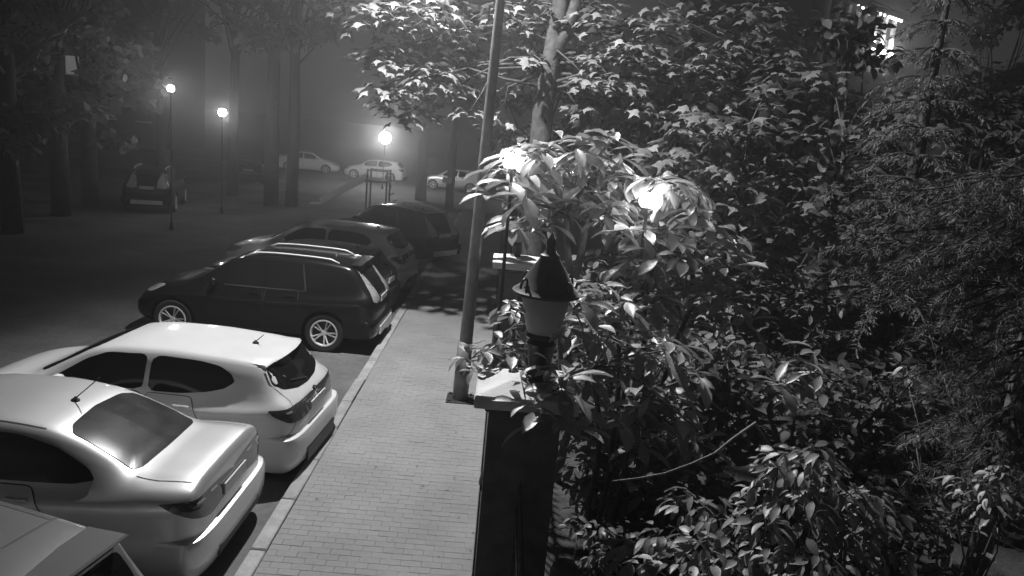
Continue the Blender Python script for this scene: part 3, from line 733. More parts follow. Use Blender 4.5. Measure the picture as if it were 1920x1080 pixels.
# ---- plane tree: lit crown over the pavement
def plane_tree():
    DD = 1.7; base = Vector((.70, 14.9, .06)); W0 = W
    def W_(px, py, d): return W0(px, py, d+DD)
    root = empty('plane_tree', base, 0, 'lobed-leaf tree with a forked trunk spreading over the lamp pole', 'tree')
    T = lambda v: Vector(v)-base
    fork = W_(1020, 190, 13.2); topA = W_(1062, -60, 13.3); topB = W_(1000, -80, 12.6)
    tr = MB(); pts = [base, base.lerp(fork, .3)+Vector((.03, 0, 0)), base.lerp(fork, .65)+Vector((-.03, 0, 0)), fork, W_(1035, 100, 13.2), W_(1052, 0, 13.3), W_(1062, -120, 13.3), W_(1050, -400, 13.5)]
    tr.tube([T(p_) for p_ in pts], [.30, .25, .22, .20, .17, .155, .12, .04], 12)
    tr.build('trunk', M['bark'], root, smooth=True)
    lb = [W_(1030, 125, 13.2), W_(1062, 60, 13.1), W_(1082, 0, 13.0), W_(1100, -120, 12.9), W_(1130, -350, 12.9)]
    MB().tube([T(p_) for p_ in lb], [.12, .12, .105, .08, .03], 10).build('limb', M['bark'], root, smooth=True)
    blobs = [  # px, py, d, rx, ry, rz (metres), count
        (700, 30, 13.0, .75, .8, .40, 130), (790, 20, 12.8, .9, .8, .40, 170), (860, 60, 13.2, .55, .7, .25, 60), (720, 110, 13.1, .55, .7, .30, 80), (800, 150, 13.0, .75, .7, .35, 130), (730, 170, 12.9, .45, .5, .25, 55), (840, 175, 12.8, .4, .4, .2, 32), (770, 210, 13.3, .6, .6, .25, 55),
        (880, 210, 12.3, .28, .3, .14, 14), (980, 60, 13.6, .5, .7, .3, 60), (985, 20, 13.4, .5, .7, .3, 60), (1130, 20, 13.5, .5, .7, .35, 50), (1230, 60, 13.4, .7, .7, .45, 110), (1130, 110, 13.2, .5, .6, .28, 60), (1100, 150, 12.8, .38, .5, .2, 36), (1160, 160, 12.9, .5, .6, .25, 60), (1250, 130, 13.3, .55, .6, .3, 60), (1300, 40, 13.6, .6, .7, .4, 60),
        (1200, 210, 12.8, .35, .5, .2, 30), (1280, 225, 13.0, .5, .6, .28, 60), (1350, 180, 13.5, .6, .6, .4, 60), (1385, 90, 13.7, .4, .5, .35, 40), (1445, 190, 13.0, .3, .4, .6, 50), (1350, 260, 13.3, .5, .6, .3, 50), (960, 150, 14.0, .3, .5, .35, 26), (930, 225, 13.6, .3, .5, .2, 20), (1100, 80, 14.2, .7, .6, .5, 60),
        (1110, 40, 12.9, .4, .5, .3, 40), (995, 110, 12.9, .25, .4, .2, 16), (1180, 90, 13.0, .6, .5, .35, 80), (1330, 110, 13.0, .6, .5, .4, 80), (1420, 30, 13.4, .6, .6, .4, 80), (1470, 80, 13.6, .4, .6, .4, 45), (940, 30, 13.0, .4, .4, .25, 30), (1090, 210, 13.0, .3, .4, .2, 24), (1460, 120, 13.3, .45, .5, .35, 50), (750, -120, 13.2, 1.4, 1.2, .6, 80), (950, -140, 13.4, 1.3, 1.2, .6, 200), (1200, -130, 13.4, 1.5, 1.2, .6, 220), (1000, 110, 15.5, 1.2, .5, .9, 50), (820, 110, 15.0, 1.2, .5, .8, 120), (1230, 130, 15.4, 1.6, .6, 1.0, 170)]
    pl = []; br = []
    for (px, py, d, rx, ry, rz, n) in blobs:
        c = W_(px, py, d); tt = R.uniform(.2, .95); a = pts[3].lerp(pts[4], tt) if py > 130 else (pts[4].lerp(pts[5], tt) if py > 40 else pts[5].lerp(pts[6], tt))
        st_ = a.lerp(c, .0); mid = a.lerp(c, .55)+Vector((R.uniform(-.3, .3), R.uniform(-.3, .3), R.uniform(.0, .45))); br.append((st_, mid, c))
        for _ in range(n):
            v = rdir(); rr = R.random()**.45; p_ = c+Vector((v.x*rx, v.y*ry, v.z*rz))*rr*1.13
            out = Vector((v.x, v.y, 0))+Vector((R.uniform(-.6, .6), R.uniform(-.6, .6), 0)); 
            if out.length < .1: out = Vector((1, 0, 0))
            out.normalize(); dr = R.uniform(-.75, .1)
            pl.append(leaf_frame(p_, out+Vector((0, 0, dr)), Vector((R.uniform(-.5, .5), R.uniform(-.5, .5), 1)), R.uniform(.17, .30)))
    for k, (a, m_, c) in enumerate(br):
        MB().tube([T(p_) for p_ in (a, a.lerp(m_, .5)+rdir()*.05, m_, m_.lerp(c, .5)+rdir()*.06, c)], [.036, .028, .02, .013, .006], 6).build('branch', M['bark'], root, smooth=True)
    foliage(root, 'plane', pl)
plane_tree()

# ---- long-leaved shrubs behind the fence
def whorl_shrub(base, clusters, label, kind='long', size=(.28, .44), n=(5, 8), group=None, stem_r=.03, name='leafy_shrub', nobj=300, mt='twig', droop=(-.9, .25), hubs=None, dens=1.):
    base = Vector(base); root = empty(name, base, 0, label, 'shrub', group); T = lambda v: Vector(v)-base
    pl = []; cs = [W(*c[:3]) for c in clusters]
    hubs = hubs or [base.lerp(sum(cs, Vector())/len(cs), .55)]
    for hb in hubs:
        MB().tube([T(p_) for p_ in wander(base, hb, 5, .06)], [stem_r, stem_r*.95, stem_r*.9, stem_r*.85, stem_r*.8, stem_r*.7], 8).build('stem', M['bark_pale'] if stem_r > .04 else M['bark'], root, smooth=True)
    for c, cc in zip(cs, clusters):
        hb = min(hubs, key=lambda h_: (h_-c).length); sc_ = cc[3] if len(cc) > 3 else 1.
        MB().tube([T(p_) for p_ in wander(hb, c, 5, .07, .06)], [stem_r*.5, stem_r*.42, stem_r*.36, stem_r*.3, stem_r*.24, .005], 6).build('twig', M[mt], root, smooth=True)
        k = int(R.randint(*n)*dens); a0 = R.uniform(0, 6.28)
        for j in range(k):
            a = a0+2*pi*j/k+R.uniform(-.3, .3); d_ = Vector((cos(a), sin(a), R.uniform(*droop)))
            pl.append(leaf_frame(c+rdir()*.05+d_*.03, d_, Vector((R.uniform(-.3, .3), R.uniform(-.3, .3), 1)), R.uniform(*size)*sc_, R.uniform(-.3, .3)))
        # leaves further down the twig
        for j in range(int(k*.8)):
            t = R.uniform(.55, .97); p_ = hb.lerp(c, t)+rdir()*.10; a = R.uniform(0, 6.28); d_ = Vector((cos(a), sin(a), R.uniform(*droop)))
            pl.append(leaf_frame(p_, d_, Vector((R.uniform(-.4, .4), R.uniform(-.4, .4), 1)), R.uniform(*size)*sc_*.9, R.uniform(-.4, .4)))
    foliage(root, kind, pl, nobj)
    return root
def fill(boxes, n):
    out = []
    for (x0_, x1_, y0_, y1_, d0, d1, k) in boxes:
        for _ in range(int(k*n)): out.append((R.uniform(x0_, x1_), R.uniform(y0_, y1_), R.uniform(d0, d1)))
    return out
SH = 'broad-leaved shrubs behind the iron railing'
b1 = W(1085, 520, 8.6); b1.z = .06
whorl_shrub(b1, [(935, 315, 8.4), (955, 345, 8.2), (990, 270, 8.5), (1010, 290, 8.2), (1050, 268, 8.4), (1085, 280, 8.1), (1110, 262, 8.4), (1145, 258, 8.3), (985, 370, 8.2), (925, 365, 8.3), (1010, 335, 8.6), (1055, 320, 8.9), (1110, 310, 8.8), (1150, 330, 8.6), (1085, 370, 8.7), (1135, 390, 8.5), (1040, 395, 8.8), (965, 420, 8.7), (1160, 290, 8.8), (1190, 330, 8.5), (1010, 300, 9.2), (1075, 345, 9.2)]+fill([(930, 1190, 270, 430, 8.4, 9.4, 8)], 1),
    'young tree of long drooping leaves arching over the further pillar', group=SH, stem_r=.055, name='leafy_shrub', hubs=[W(1060, 400, 8.7), W(1110, 330, 8.7)])
b2 = W(1250, 700, 8.0); b2.z = .06
whorl_shrub(b2, [(1230, 335, 8.0), (1260, 345, 7.9), (1290, 340, 8.1), (1310, 365, 8.2), (1170, 435, 7.9), (1210, 440, 7.8), (1250, 432, 7.9), (1290, 440, 8.0), (1180, 490, 7.6), (1230, 480, 7.5), (1280, 475, 7.7), (1320, 490, 7.9), (1140, 400, 8.0), (1150, 375, 8.1), (1340, 420, 8.3), (1360, 470, 8.3), (1300, 395, 8.2), (1210, 545, 7.4), (1290, 540, 7.6), (1350, 560, 7.8), (1395, 595, 7.6), (1330, 530, 7.8)]+fill([(1140, 1400, 400, 620, 7.6, 8.8, 12)], 1),
    'broad shrub around the second garden lamp', group=SH, stem_r=.035, size=(.24, .40), hubs=[W(1225, 480, 8.1), W(1300, 470, 8.2)])
b3 = W(1130, 900, 6.4); b3.z = .06
whorl_shrub(b3, [(1085, 545, 6.8), (1120, 530, 6.9), (1150, 560, 6.8), (1100, 610, 6.4), (1130, 625, 6.3), (1165, 590, 6.8), (1270, 650, 6.2), (1240, 640, 6.3), (1240, 720, 6.2), (1200, 715, 6.1), (1215, 745, 6.0), (1170, 690, 6.3), (1060, 715, 5.3), (1035, 735, 5.2), (1100, 700, 5.8), (1020, 775, 5.1), (1120, 770, 5.8), (1180, 790, 6.0), (1080, 790, 5.4), (1250, 770, 6.2), (1200, 830, 6.0), (1310, 700, 6.6)]+fill([(1050, 1330, 560, 880, 6.0, 7.4, 14)], 1),
    'big-leaved shrub right of the lantern on the nearest pillar', group=SH, stem_r=.03, size=(.20, .36), hubs=[W(1110, 690, 6.3), W(1200, 760, 6.4), W(1160, 620, 6.9)])
b4 = W(950, 800, 6.4); b4.x = .48; b4.z = .06
whorl_shrub(b4, [(875, 675, 5.75, .9), (905, 660, 5.8), (930, 690, 5.6, .8), (985, 745, 5.05, .9), (1066, 605, 5.3, .7), (964, 580, 5.35, .55), (1030, 700, 5.15, .8), (955, 655, 5.9), (950, 570, 6.2, .9), (960, 600, 6.1, .8), (940, 650, 6.0), (900, 690, 5.65, .7), (965, 690, 5.7, .8)],
    'leafy sprig spilling over the cap of the nearest pillar', group=SH, stem_r=.018, size=(.16, .27), n=(5, 7), hubs=[W(985, 640, 6.3)])
b5 = W(1490, 840, 6.6); b5.z = .06
whorl_shrub(b5, [(1490, 665, 6.4), (1510, 690, 6.3), (1545, 690, 6.2), (1465, 715, 6.3), (1500, 720, 6.4), (1440, 730, 6.6), (1530, 660, 6.6)], 'upright sprig of large pale leaves alone in the dark middle of the garden', group=SH, stem_r=.018, size=(.18, .30), n=(4, 6), hubs=[W(1495, 745, 6.6)])

def lobed_tree(px, d, blobs, label, r=.09, size=(.17, .32)):
    b0 = W(px, 560, d); b0.z = .06; root = empty('lobed_leaf_tree', b0, 0, label, 'tree', 'small lobed-leaf trees in the garden')
    T = lambda v: Vector(v)-b0
    top = W(px+20, 230, d); MB().tube([T(p_) for p_ in wander(b0, top, 6, .05)], [r, r*.92, r*.85, r*.75, r*.6, r*.45, r*.25], 9).build('trunk', M['bark'], root, smooth=True)
    pl = []
    for (qx, qy, qd, rx, ry, rz, n) in blobs:
        c = W(qx, qy, qd); st_ = b0.lerp(top, min(.95, max(.15, (c.z-b0.z)/(top.z-b0.z)-.15)))
        MB().tube([T(p_) for p_ in wander(st_, c, 4, .1, .08)], [.022, .018, .014, .010, .005], 6).build('branch', M['bark'], root, smooth=True)
        for _ in range(int(n*.8)):
            v = rdir(); p_ = c+Vector((v.x*rx, v.y*ry, v.z*rz))*1.15*R.random()**.45
            out = Vector((v.x+R.uniform(-.6, .6), v.y+R.uniform(-.6, .6), 0)).normalized()
            pl.append(leaf_frame(p_, out+Vector((0, 0, R.uniform(-.9, .1))), Vector((R.uniform(-.5, .5), R.uniform(-.5, .5), 1)), R.uniform(*size)))
    foliage(root, 'lobed', pl)
lobed_tree(1385, 11.4, [(1250, 290, 11.2, .5, .5, .22, 50), (1330, 230, 11.4, .5, .5, .25, 56), (1410, 240, 11.2, .45, .5, .25, 50), (1380, 330, 11.0, .5, .5, .22, 56), (1300, 310, 11.6, .4, .4, .2, 36), (1460, 320, 11.2, .4, .5, .25, 46), (1420, 400, 10.9, .55, .5, .25, 60), (1350, 460, 10.8, .5, .5, .25, 50), (1480, 430, 11.0, .5, .5, .28, 56), (1440, 500, 10.7, .5, .5, .25, 56), (1380, 560, 10.6, .5, .5, .25, 50), (1500, 560, 10.8, .5, .5, .25, 50), (1440, 620, 10.5, .5, .5, .25, 46), (1340, 650, 10.4, .4, .4, .2, 30), (1440, 170, 11.6, .35, .4, .3, 40)], 'small lobed-leaf tree right of the second garden lamp')
lobed_tree(1560, 12.6, [(1540, 240, 12.6, .5, .5, .3, 50), (1600, 330, 12.6, .5, .5, .3, 50), (1540, 370, 12.4, .5, .5, .3, 50), (1600, 440, 12.2, .5, .5, .3, 50), (1550, 500, 12.0, .5, .5, .3, 50), (1660, 250, 13, .6, .5, .4, 60), (1700, 380, 13, .6, .5, .4, 60), (1760, 200, 13.2, .6, .5, .5, 60), (1780, 320, 13.2, .6, .5, .5, 60), (1550, 150, 13.4, .5, .5, .3, 50)], 'dimmer lobed-leaf tree below the lit house')

# ---- oval-leaved shrubs in the foreground at the bottom
def oval_shrub(base, domes, label, group, size=(.07, .14), nobj=300, kind='oval', hang=.9):
    base = Vector(base); root = empty('oval_leaf_shrub', base, 0, label, 'shrub', group); T = lambda v: Vector(v)-base
    pl = []
    for (px, py, d, rx, ry, rz, n) in domes:
        c = W(px, py, d)
        MB().tube([T(p_) for p_ in wander(base, c-Vector((0, 0, rz*.5)), 5, .06)], [.014, .013, .011, .010, .008, .006], 6).build('stem', M['twig'], root, smooth=True)
        for q in range(max(3, n//12)):
            e = c+Vector((R.uniform(-rx, rx), R.uniform(-ry, ry), R.uniform(-.2, 1)*rz))*.8
            e = c+(e-c)
            MB().tube([T(p_) for p_ in wander(c-Vector((0, 0, rz*.5)), e, 4, .1, .05)], [.006, .005, .004, .003, .002], 5).build('twig', M['twig'], root, smooth=True)
        for _ in range(n):
            v = rdir(-.5, 1); rr = R.random()**.33; p_ = c+Vector((v.x*rx, v.y*ry, v.z*rz))*rr
            out = Vector((v.x+R.uniform(-.5, .5), v.y+R.uniform(-.5, .5), 0)); out.normalize()
            pl.append(leaf_frame(p_, out+Vector((0, 0, -R.uniform(.1, 1.5)*hang)), Vector((out.x*.5+R.uniform(-.4, .4), out.y*.5+R.uniform(-.4, .4), 1)), R.uniform(*size), R.uniform(-.5, .5)))
    foliage(root, kind, pl, nobj)
OG = 'oval-leaved shrubs in the foreground'
c1 = W(1520, 1080, 5.2); c1.z = .06
oval_shrub(c1, [(1480, 880, 4.9, .22, .22, .16, 60), (1530, 870, 4.8, .16, .2, .14, 46), (1440, 930, 4.8, .2, .2, .14, 46), (1560, 930, 4.8, .25, .25, .16, 70), (1500, 960, 4.6, .25, .25, .16, 70), (1630, 950, 4.9, .2, .22, .12, 50), (1590, 1000, 4.6, .28, .25, .15, 70), (1430, 1000, 4.5, .22, .25, .15, 60), (1660, 1030, 4.7, .2, .25, .15, 50), (1520, 1060, 4.3, .35, .25, .15, 80)],
    'drooping oval-leaved shrub, the tallest in the bottom right foreground', OG, size=(.08, .15))
c2 = W(1220, 1080, 5.2); c2.z = .06
oval_shrub(c2, [(1290, 950, 5.0, .16, .2, .12, 40), (1340, 965, 4.9, .16, .2, .12, 36), (1240, 1020, 4.7, .2, .2, .13, 46), (1320, 1040, 4.5, .25, .2, .14, 60), (1180, 1050, 4.7, .16, .2, .13, 36), (1390, 1060, 4.4, .2, .2, .14, 46), (1270, 1080, 4.3, .3, .2, .12, 60)],
    'low oval-leaved shrub left of the tallest foreground shrub', OG, size=(.09, .16))
c3 = W(1100, 1060, 5.6); c3.z = .06
oval_shrub(c3, [(1085, 990, 5.6, .10, .15, .12, 24), (1120, 1000, 5.4, .10, .15, .14, 26), (1110, 1060, 5.2, .14, .15, .14, 34), (1140, 1040, 5.2, .1, .1, .12, 20)], 'small leafy plant beside the round-topped bollard', OG, size=(.06, .11))
c4 = W(1830, 1080, 6.0); c4.z = .06
oval_shrub(c4, [(1840, 930, 5.6, .22, .25, .14, 56), (1810, 910, 5.7, .14, .2, .1, 26), (1880, 960, 5.5, .25, .25, .2, 60), (1720, 830, 6.6, .12, .15, .10, 20), (1700, 700, 7.0, .1, .12, .08, 14), (1890, 900, 5.8, .2, .2, .16, 36)], 'dim oval-leaved shrub at the lower right edge', OG, size=(.07, .13))
# lit curved bare branch
q0, q1, q2 = W(1150, 902, 4.7), W(1245, 888, 4.75), W(1340, 850, 4.85)
r0 = Vector((q2.x+.95, q2.y+1.1, .06)); br_ = empty('bare_branch', r0, 0, 'thin bare branch curving out over the dark garden', 'branch')
MB().tube([Vector(p_)-r0 for p_ in (r0, r0+Vector((-.02, -.05, 1.0)), r0+Vector((-.12, -.2, (q2.z-.06)*.82)), q2+Vector((.42, .45, .08)), q2+Vector((.16, .16, .05)), q2, W(1295, 870, 4.8), q1, W(1195, 897, 4.72), q0)], [.014, .013, .012, .011, .009, .008, .007, .0065, .006, .004], 7).build('stick', mat('dry_wood', .2, .8, .3, 20), br_, smooth=True)

# ---- spruces on the right: drooping sprays of needles
def spruce(base, h, r, label, seed, n_w=22, lo=.05):
    rr = random.Random(seed); base = Vector(base); root = empty('spruce_tree', base, 0, label, 'tree', 'spruces at the right of the garden')
    MB().tube([(0, 0, 0), (0.02, 0, h*.3), (0, .03, h*.7), (0, 0, h)], [.17, .14, .07, .01], 10).build('trunk', M['bark'], root, smooth=True)
    V = []; F = []; tw = MB()
    def blade(p_, d_, wv):
        s_ = d_.cross(Vector((0, 0, 1))); 
        if s_.length < 1e-3: s_ = Vector((1, 0, 0))
        s_.normalize(); s_ = (s_+Vector((0, 0, rr.uniform(-1, 1)))).normalized(); k = len(V)
        V.extend([p_-s_*wv, p_+s_*wv, p_+d_]); F.append((k, k+1, k+2))
    zs = h*lo
    while zs < h*.97:
        R0 = r*(1-zs/h)**.8+.1; m_ = rr.randint(5, 7); a0 = rr.uniform(0, 6)
        for j in range(m_):
            a = a0+2*pi*j/m_+rr.uniform(-.25, .25); L = R0*rr.uniform(.75, 1.1)
            pts = []
            for q in range(8):
                t = q/7; pts.append(Vector((cos(a)*L*t, sin(a)*L*t, zs+.10*L*sin(t*2.4)-.42*L*t*t)))
            tw.tube(pts, [.022*(1-.9*q/7)+.003 for q in range(8)], 5)
            for q in range(int(L*46)):
                t = rr.uniform(.04, 1); i = min(6, int(t*7)); p_ = pts[i].lerp(pts[i+1], t*7-i)
                sd = rr.choice((-1, 1)); d2 = Vector((cos(a+sd*rr.uniform(.5, 1.0)), sin(a+sd*rr.uniform(.5, 1.0)), -rr.uniform(.1, .8))).normalized()
                tl_ = rr.uniform(.15, .36)*(1.15-t*.6)
                for e in range(11):
                    pp = p_+d2*tl_*e/11; nd = (d2*.8+Vector((rr.uniform(-1, 1), rr.uniform(-1, 1), rr.uniform(-1, .5)))*.75).normalized()*rr.uniform(.05, .085); blade(pp, nd, .0075)
        zs += h/n_w*rr.uniform(.8, 1.15)
    tw.build('branches', M['bark'], root, smooth=True)['kind'] = 'stuff'
    me = bpy.data.meshes.new('needles'); me.from_pydata([tuple(v) for v in V], [], F); me.update(); me.materials.append(M['needle'])
    o = link('needles', me, parent=root); o['kind'] = 'stuff'
def pine(base, h, tips, label):
    base = Vector(base); root = empty('pine_tree', base, 0, label, 'tree'); T = lambda v: Vector(v)-base
    MB().tube([(0, 0, 0), (.03, 0, h*.3), (-.02, .02, h*.65), (0, 0, h)], [.11, .10, .075, .03], 10).build('trunk', M['bark_pale'], root, smooth=True)
    V = []; F = []
    for (px, py, d) in tips:
        c = W(px, py, d); st_ = Vector((base.x, base.y, min(h*.97, c.z+R.uniform(.05, .5))))
        L = wander(st_, c, 6, .06, .04)
        MB().tube([T(p_) for p_ in L], [.018, .015, .012, .010, .008, .006, .004], 5).build('branch', M['bark'], root, smooth=True)
        for q in range(13):
            t = .35+.65*q/12; i = min(5, int(t*6)); p_ = L[i].lerp(L[i+1], t*6-i)+rdir()*R.uniform(0, .13); ax = (L[i+1]-L[i]).normalized()
            ax = (ax+rdir()*.6).normalized()
            for _ in range(34):
                nd = (ax*.9+rdir()*.85+Vector((0, 0, -.35))).normalized()*R.uniform(.09, .16); s_ = nd.cross(rdir()).normalized()*.0032; k = len(V); o_ = T(p_+ax*R.uniform(-.04, .04))
                V.extend([o_-s_, o_+s_, o_+nd]); F.append((k, k+1, k+2))
    me = bpy.data.meshes.new('needles'); me.from_pydata([tuple(v) for v in V], [], F); me.update(); me.materials.append(M['needle'])
    o = link('needles', me, parent=root); o['kind'] = 'stuff'
p = W(1868, 900, 7.0)
pine((p.x, p.y, .06), 5.2, [(R.uniform(1660, 1960), R.uniform(330, 1000), R.uniform(5.9, 7.6)) for _ in range(88)]+[(R.uniform(1560, 1720), R.uniform(370, 560), R.uniform(6.4, 7.2)) for _ in range(16)], 'long-needled pine with a pale trunk at the right edge')
p = W(1640, 700, 11); spruce((p.x, p.y, .06), 7.8, 1.9, 'tall dark spruce standing right of the second garden lamp', 4)
p = W(1950, 700, 11.5); spruce((p.x, p.y, .06), 9.5, 2.1, 'tallest dark spruce, behind the one at the right edge', 5)

# ---- dark broad-leaved trees behind
def dark_tree(base, trunk_h, blobs, label, group, n=1.0, r=.18, kind='dark', size=(.18, .34), nobj=0, name='broadleaf_tree', bark='bark'):
    base = Vector(base); root = empty(name, base, 0, label, 'tree', group)
    MB().tube([(0, 0, 0), (R.uniform(-.05, .05), 0, trunk_h*.4), (R.uniform(-.1, .1), 0, trunk_h*.8), (0, 0, trunk_h*1.1)], [r*1.15, r, r*.85, r*.4], 10).build('trunk', M[bark], root, smooth=True)
    pl = []
    for (dx, dy, z, rx, ry, rz, k) in blobs:
        c = base+Vector((dx, dy, z-base.z)); lc = c-base
        hs = trunk_h*R.uniform(.62, 1.05); MB().tube([(0, 0, hs), Vector((0, 0, hs)).lerp(lc, .5)+rdir()*.3, lc], [r*.26, r*.16, r*.06], 6).build('branch', M[bark], root, smooth=True)
        for _ in range(int(k*n)):
            v = rdir(); q = R.random()**.4
            pl.append(leaf_frame(c+Vector((v.x*rx, v.y*ry, v.z*rz))*q, rdir(-.9, .4), Vector((R.uniform(-.7, .7), R.uniform(-.7, .7), 1)), R.uniform(*size)))
    foliage(root, kind, pl, nobj)
def blobs_auto(h0, h1, rad, k, n):
    out = []
    for _ in range(k):
        z = R.uniform(h0, h1); f = sin(pi*min(1, max(.15, (z-h0)/(h1-h0)*.8+.15))); v = rdir()
        out.append((v.x*rad*f*.75, v.y*rad*f*.75, z, R.uniform(.5, .9)*rad*.45, R.uniform(.5, .9)*rad*.45, R.uniform(.3, .5)*rad*.4, n))
    return out
BG = 'dark trees filling the back of the garden'
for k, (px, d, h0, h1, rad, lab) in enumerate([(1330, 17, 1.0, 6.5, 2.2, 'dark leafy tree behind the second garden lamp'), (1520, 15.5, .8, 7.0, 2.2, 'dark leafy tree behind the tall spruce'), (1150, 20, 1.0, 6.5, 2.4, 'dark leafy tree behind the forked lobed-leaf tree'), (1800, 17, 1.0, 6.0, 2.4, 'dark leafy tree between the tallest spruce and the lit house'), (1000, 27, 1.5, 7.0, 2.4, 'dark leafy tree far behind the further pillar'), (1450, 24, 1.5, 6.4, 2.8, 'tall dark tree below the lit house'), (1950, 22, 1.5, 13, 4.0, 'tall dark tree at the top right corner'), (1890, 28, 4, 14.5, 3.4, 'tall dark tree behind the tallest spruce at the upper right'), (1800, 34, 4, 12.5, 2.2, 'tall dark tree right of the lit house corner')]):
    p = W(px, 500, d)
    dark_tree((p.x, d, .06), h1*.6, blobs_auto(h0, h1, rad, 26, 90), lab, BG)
# low shrubs that close the ground of the garden
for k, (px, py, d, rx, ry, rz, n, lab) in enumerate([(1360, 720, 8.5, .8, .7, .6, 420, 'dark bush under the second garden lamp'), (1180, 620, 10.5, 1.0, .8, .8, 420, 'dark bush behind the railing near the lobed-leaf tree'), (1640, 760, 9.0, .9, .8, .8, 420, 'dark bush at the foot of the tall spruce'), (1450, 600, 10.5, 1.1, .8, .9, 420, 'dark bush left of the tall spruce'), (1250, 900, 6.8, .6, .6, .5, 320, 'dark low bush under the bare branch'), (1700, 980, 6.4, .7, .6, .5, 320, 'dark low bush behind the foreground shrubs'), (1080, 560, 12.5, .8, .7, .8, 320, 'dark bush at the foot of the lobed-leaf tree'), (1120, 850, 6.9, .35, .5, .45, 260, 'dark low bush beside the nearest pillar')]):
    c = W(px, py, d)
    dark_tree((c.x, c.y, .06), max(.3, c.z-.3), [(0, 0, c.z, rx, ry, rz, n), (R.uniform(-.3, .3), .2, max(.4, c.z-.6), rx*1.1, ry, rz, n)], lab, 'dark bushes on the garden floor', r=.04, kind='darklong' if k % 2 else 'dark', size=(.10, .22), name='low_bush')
# ---- trees across the street on the left
LG = 'park trees across the street'
for k, (px, py, d, r, h0, h1, rad, lab) in enumerate([(437, 365, 36.8, .22, 6.9, 15, 3.4, 'slim dark trunk beside the lower of the two left lamps'), (508, 385, 33.9, .30, 6.9, 15, 3.4, 'dark park tree left of a twin trunk behind the silver hatchback'), (546, 385, 34.5, .26, 7.2, 15, 3.4, 'dark park tree, right of the pair before the pale car'), (790, 350, 42, .28, 5.5, 11, 3.2, 'dark park tree right of the bright far lamp'), (845, 350, 40, .2, 5.5, 10, 2.8, 'thin dark park tree next to the lamp pole'), (115, 420, 26, .28, 3.2, 10.5, 3.4, 'dense dark tree at the far left'), (25, 450, 22, .26, 2.6, 9.5, 3.2, 'dense dark tree cut by the left edge'), (170, 400, 29, .28, 2.6, 8.2, 2.9, 'dense dark tree behind the tall dark car'), (300, 390, 44, .2, 6.5, 15, 3.6, 'thin dark tree under the tall left lamp')]):
    zz = W(px, py, d)
    dark_tree((zz.x, d, 0), h1*.62, blobs_auto(h0, h1, rad, 22, 70), lab, LG, r=r, size=(.25, .45))

# ------------------------------------------------------------------ playground slide by the far trees
p = W(690, 335, 33); q = W(603, 381, 33)
sl = empty('playground_slide', (p.x, 33, 0), 0, 'pale playground slide running down to the left below the far lamp', 'slide')
T = lambda v: Vector(v)-Vector((p.x, 33, 0))
ch = MB(); a, b = T(p), T(q); a.z = p.z; b.z = max(.25, q.z)
for s_ in (-.25, .25): ch.bar(a+Vector((0, s_, .12)), b+Vector((0, s_, .12)), .05, .28)
ch.bar(a, b, .5, .05); ch.bar(b, b+Vector((-.5, 0, -.03)), .5, .05)
ch.build('chute', M['plastic'], sl)
for i in (0.05, .9):
    for j in (-.45, .45): MB().bar((i, j, 0), (i, j, p.z+.45), .07).build('post', M['wood'], sl)
MB().box((.47, 0, p.z-.05), (1.0, 1.0, .08)).build('platform', M['wood'], sl)
MB().bar((.05, -.45, p.z+.4), (.9, -.45, p.z+.4), .05).build('guard_rail', M['wood'], sl)
MB().bar((.05, .45, p.z+.4), (.9, .45, p.z+.4), .05).build('guard_rail', M['wood'], sl)
for k in range(5): MB().bar((1.0+.12*k, -.3, p.z-.25-.3*k), (1.0+.12*k, .3, p.z-.25-.3*k), .05).build('rung', M['wood'], sl)
# pale notice board near the far pole
p = W(838, 338, 38)
nb = empty('notice_board', (p.x, 38, 0), 0, 'small pale notice board beside a dark trunk left of the lamp pole', 'sign')
MB().box((0, 0, p.z), (.45, .04, .28), bev=.005).build('panel', mat('notice_panel', .6, .6), nb)
MB().bar((0, .03, 0), (0, .03, p.z+.1), .05).build('post', M['iron'], nb)

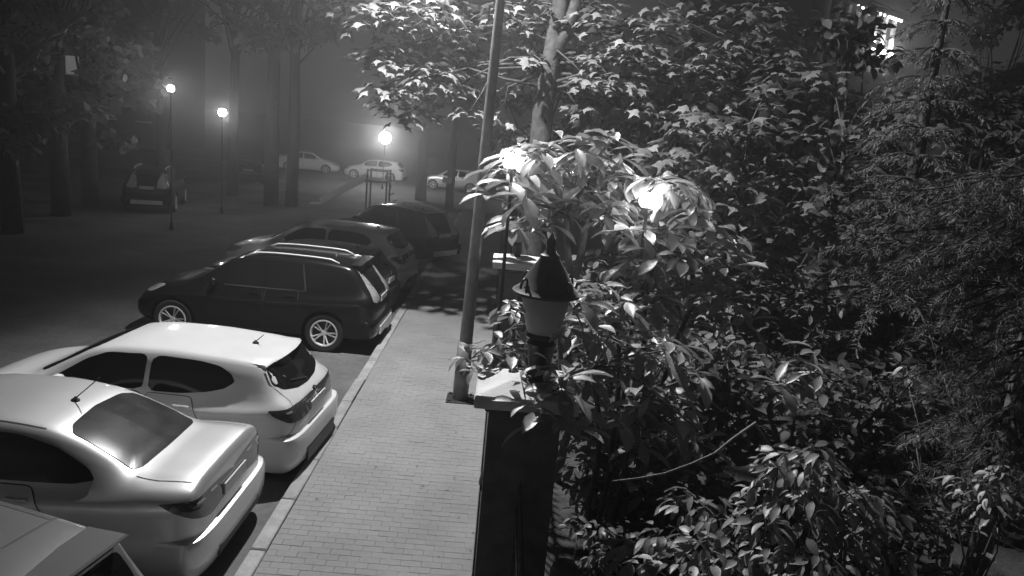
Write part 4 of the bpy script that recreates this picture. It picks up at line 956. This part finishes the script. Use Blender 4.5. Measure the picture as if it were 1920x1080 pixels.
# ------------------------------------------------------------------ lit house top right
def lit_house():
    d = 46; tr_ = W(1692, 38, d); x1 = tr_.x; x0 = x1-9; ht = tr_.z; base = Vector(((x0+x1)/2, d+4, 0))
    root = empty('house', base, 0, 'tall house above the trees with lit pilasters and a string of bulbs under its eaves', 'building'); T = lambda v: Vector(v)-base
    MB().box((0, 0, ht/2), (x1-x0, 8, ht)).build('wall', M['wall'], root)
    MB().box((0, 0, ht+.15), (x1-x0+1.0, 9.0, .3), bev=.05).build('eaves', M['wall'], root)
    MB().add([(x0-base.x-.6, -4.6, ht+.3), (x1-base.x+.6, -4.6, ht+.3), (x1-base.x+.6, 4.6, ht+.3), (x0-base.x-.6, 4.6, ht+.3), (x0-base.x+4, 0, ht+2.4), (x1-base.x-4, 0, ht+2.4)], [(0, 1, 5, 4), (1, 2, 5), (2, 3, 4, 5), (3, 0, 4), (0, 3, 2, 1)]).build('roof', M['wall'], root)
    lm = emit('uplight', 45)
    for k in range(8):
        x = x1-base.x-.22-1.05*k
        MB().box((x, -4.08, ht-1.6), (.28, .16, 3.2), bev=.02).build('pilaster', M['cap'], root)
        if k < 3:
            MB().box((x, -4.30, ht-2.05+.1*k), (.16, .12, .22), bev=.03).build('uplight', lm, root)
            ld = bpy.data.lights.new('uplight', 'POINT'); ld.energy = 60; ld.shadow_soft_size = .05
            o = bpy.data.objects.new('uplight_light', ld); COL.objects.link(o); o.parent = root; o.location = (x, -4.45, ht-1.6)
        for z in (ht-5.2, ht-8.4):
            w_ = MB().box((x-.52, -4.03, z), (.6, .08, 1.4)).build('window', M['glass'], root)
            MB().box((x-.52, -4.08, z-.75), (.8, .16, .08)).build('sill', M['cap'], w_)
    for k in range(17):
        x = x1-base.x-.1-(.17*k if k < 9 else 1.53+.5*(k-9))
        MB().lathe([(.001, -.07), (.05, -.05), (.055, .02), (.025, .08), (.001, .09)], (x, -4.4, ht-.06), 8).build('bulb', M['bulb'], root)
    rz = .66; off = Matrix.Rotation(rz, 4, 'Z') @ Vector((-(x1-x0)/2, 4.4, 0)); root.rotation_euler = (0, 0, rz); root.location = Vector((x1, d, 0))+off
lit_house()
for px, py, lab in ((1548, 53, 'small lit lamp left of the lit house corner'), (1587, 56, 'small lit lamp nearest the lit house pilasters')):
    p = W(px, py, 44)
    rt_ = empty('terrace_lamp', (p.x, 44, 0), 0, lab, 'lamp', 'lamps on the terrace by the lit house')
    MB().lathe([(.07, 0), (.05, 1), (.04, p.z-.2), (.08, p.z-.12)], n=8).build('post', M['iron'], rt_, smooth=True)
    MB().lathe([(.001, -.13), (.09, -.09), (.13, 0), (.09, .09), (.001, .13)], (0, 0, p.z), 12).build('globe', M['bulb'], rt_, smooth=True)
# block of flats at the far left, glimpsed between trees
p = W(60, 150, 62)
fl = empty('apartment_block', (p.x-2, 66, 0), 0, 'dark block of flats at the top left with a few dim lit windows', 'building')
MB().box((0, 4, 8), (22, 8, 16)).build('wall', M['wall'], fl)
MB().box((0, 4, 16.15), (22.6, 8.6, .3)).build('roof', M['wall'], fl)
for i in range(7):
    for j in range(4):
        lit = (i, j) in ((3, 1), (4, 1), (4, 2), (2, 2), (1, 1))
        wv = MB().box((-9+i*3, -.03, 3+j*3.4), (1.1, .10, 1.5)).build('window', M['window_lit'] if lit else M['glass'], fl)
        MB().box((-9+i*3, -.10, 2.2+j*3.4), (1.4, .22, .08)).build('sill', M['cap'], wv)

# fallen leaves on the pavement
lv = []; lf = []
for _ in range(70):
    y = R.uniform(6, 15); x = WX-.02-abs(R.gauss(0, .35)) if R.random() < .7 else R.uniform(KX+.2, WX)
    if x < KX+.1: continue
    V_, F_ = LARR['oval'][R.randrange(4)]; a = R.uniform(0, 6.28); k0 = R.uniform(.02, .05); q = len(lv)
    for v in V_: lv.append((x+(v[0]*cos(a)-v[1]*sin(a))*k0, y+(v[0]*sin(a)+v[1]*cos(a))*k0, .124+abs(v[2])*k0*.5))
    lf += [tuple(i+q for i in f) for f in F_]
me = bpy.data.meshes.new('fallen_leaves'); me.from_pydata(lv, [], lf); me.update()
tag(link('fallen_leaves', me, M['twig']), 'small fallen leaves scattered on the pavement', 'leaves', kind='stuff')

# ------------------------------------------------------------------ night air
if HAZE > 0:
    hb = MB().box((0, 40, 12), (160, 150, 27)).build('haze', None); tag(hb, kind='stuff')
    hm = bpy.data.materials.new('haze'); hm.use_nodes = True; t = hm.node_tree; t.nodes.clear()
    o = t.nodes.new('ShaderNodeOutputMaterial'); v = t.nodes.new('ShaderNodeVolumePrincipled')
    v.inputs['Color'].default_value = (.85, .85, .85, 1); v.inputs['Density'].default_value = HAZE; v.inputs['Anisotropy'].default_value = .86
    t.links.new(v.outputs[0], o.inputs['Volume']); hb.data.materials.append(hm)
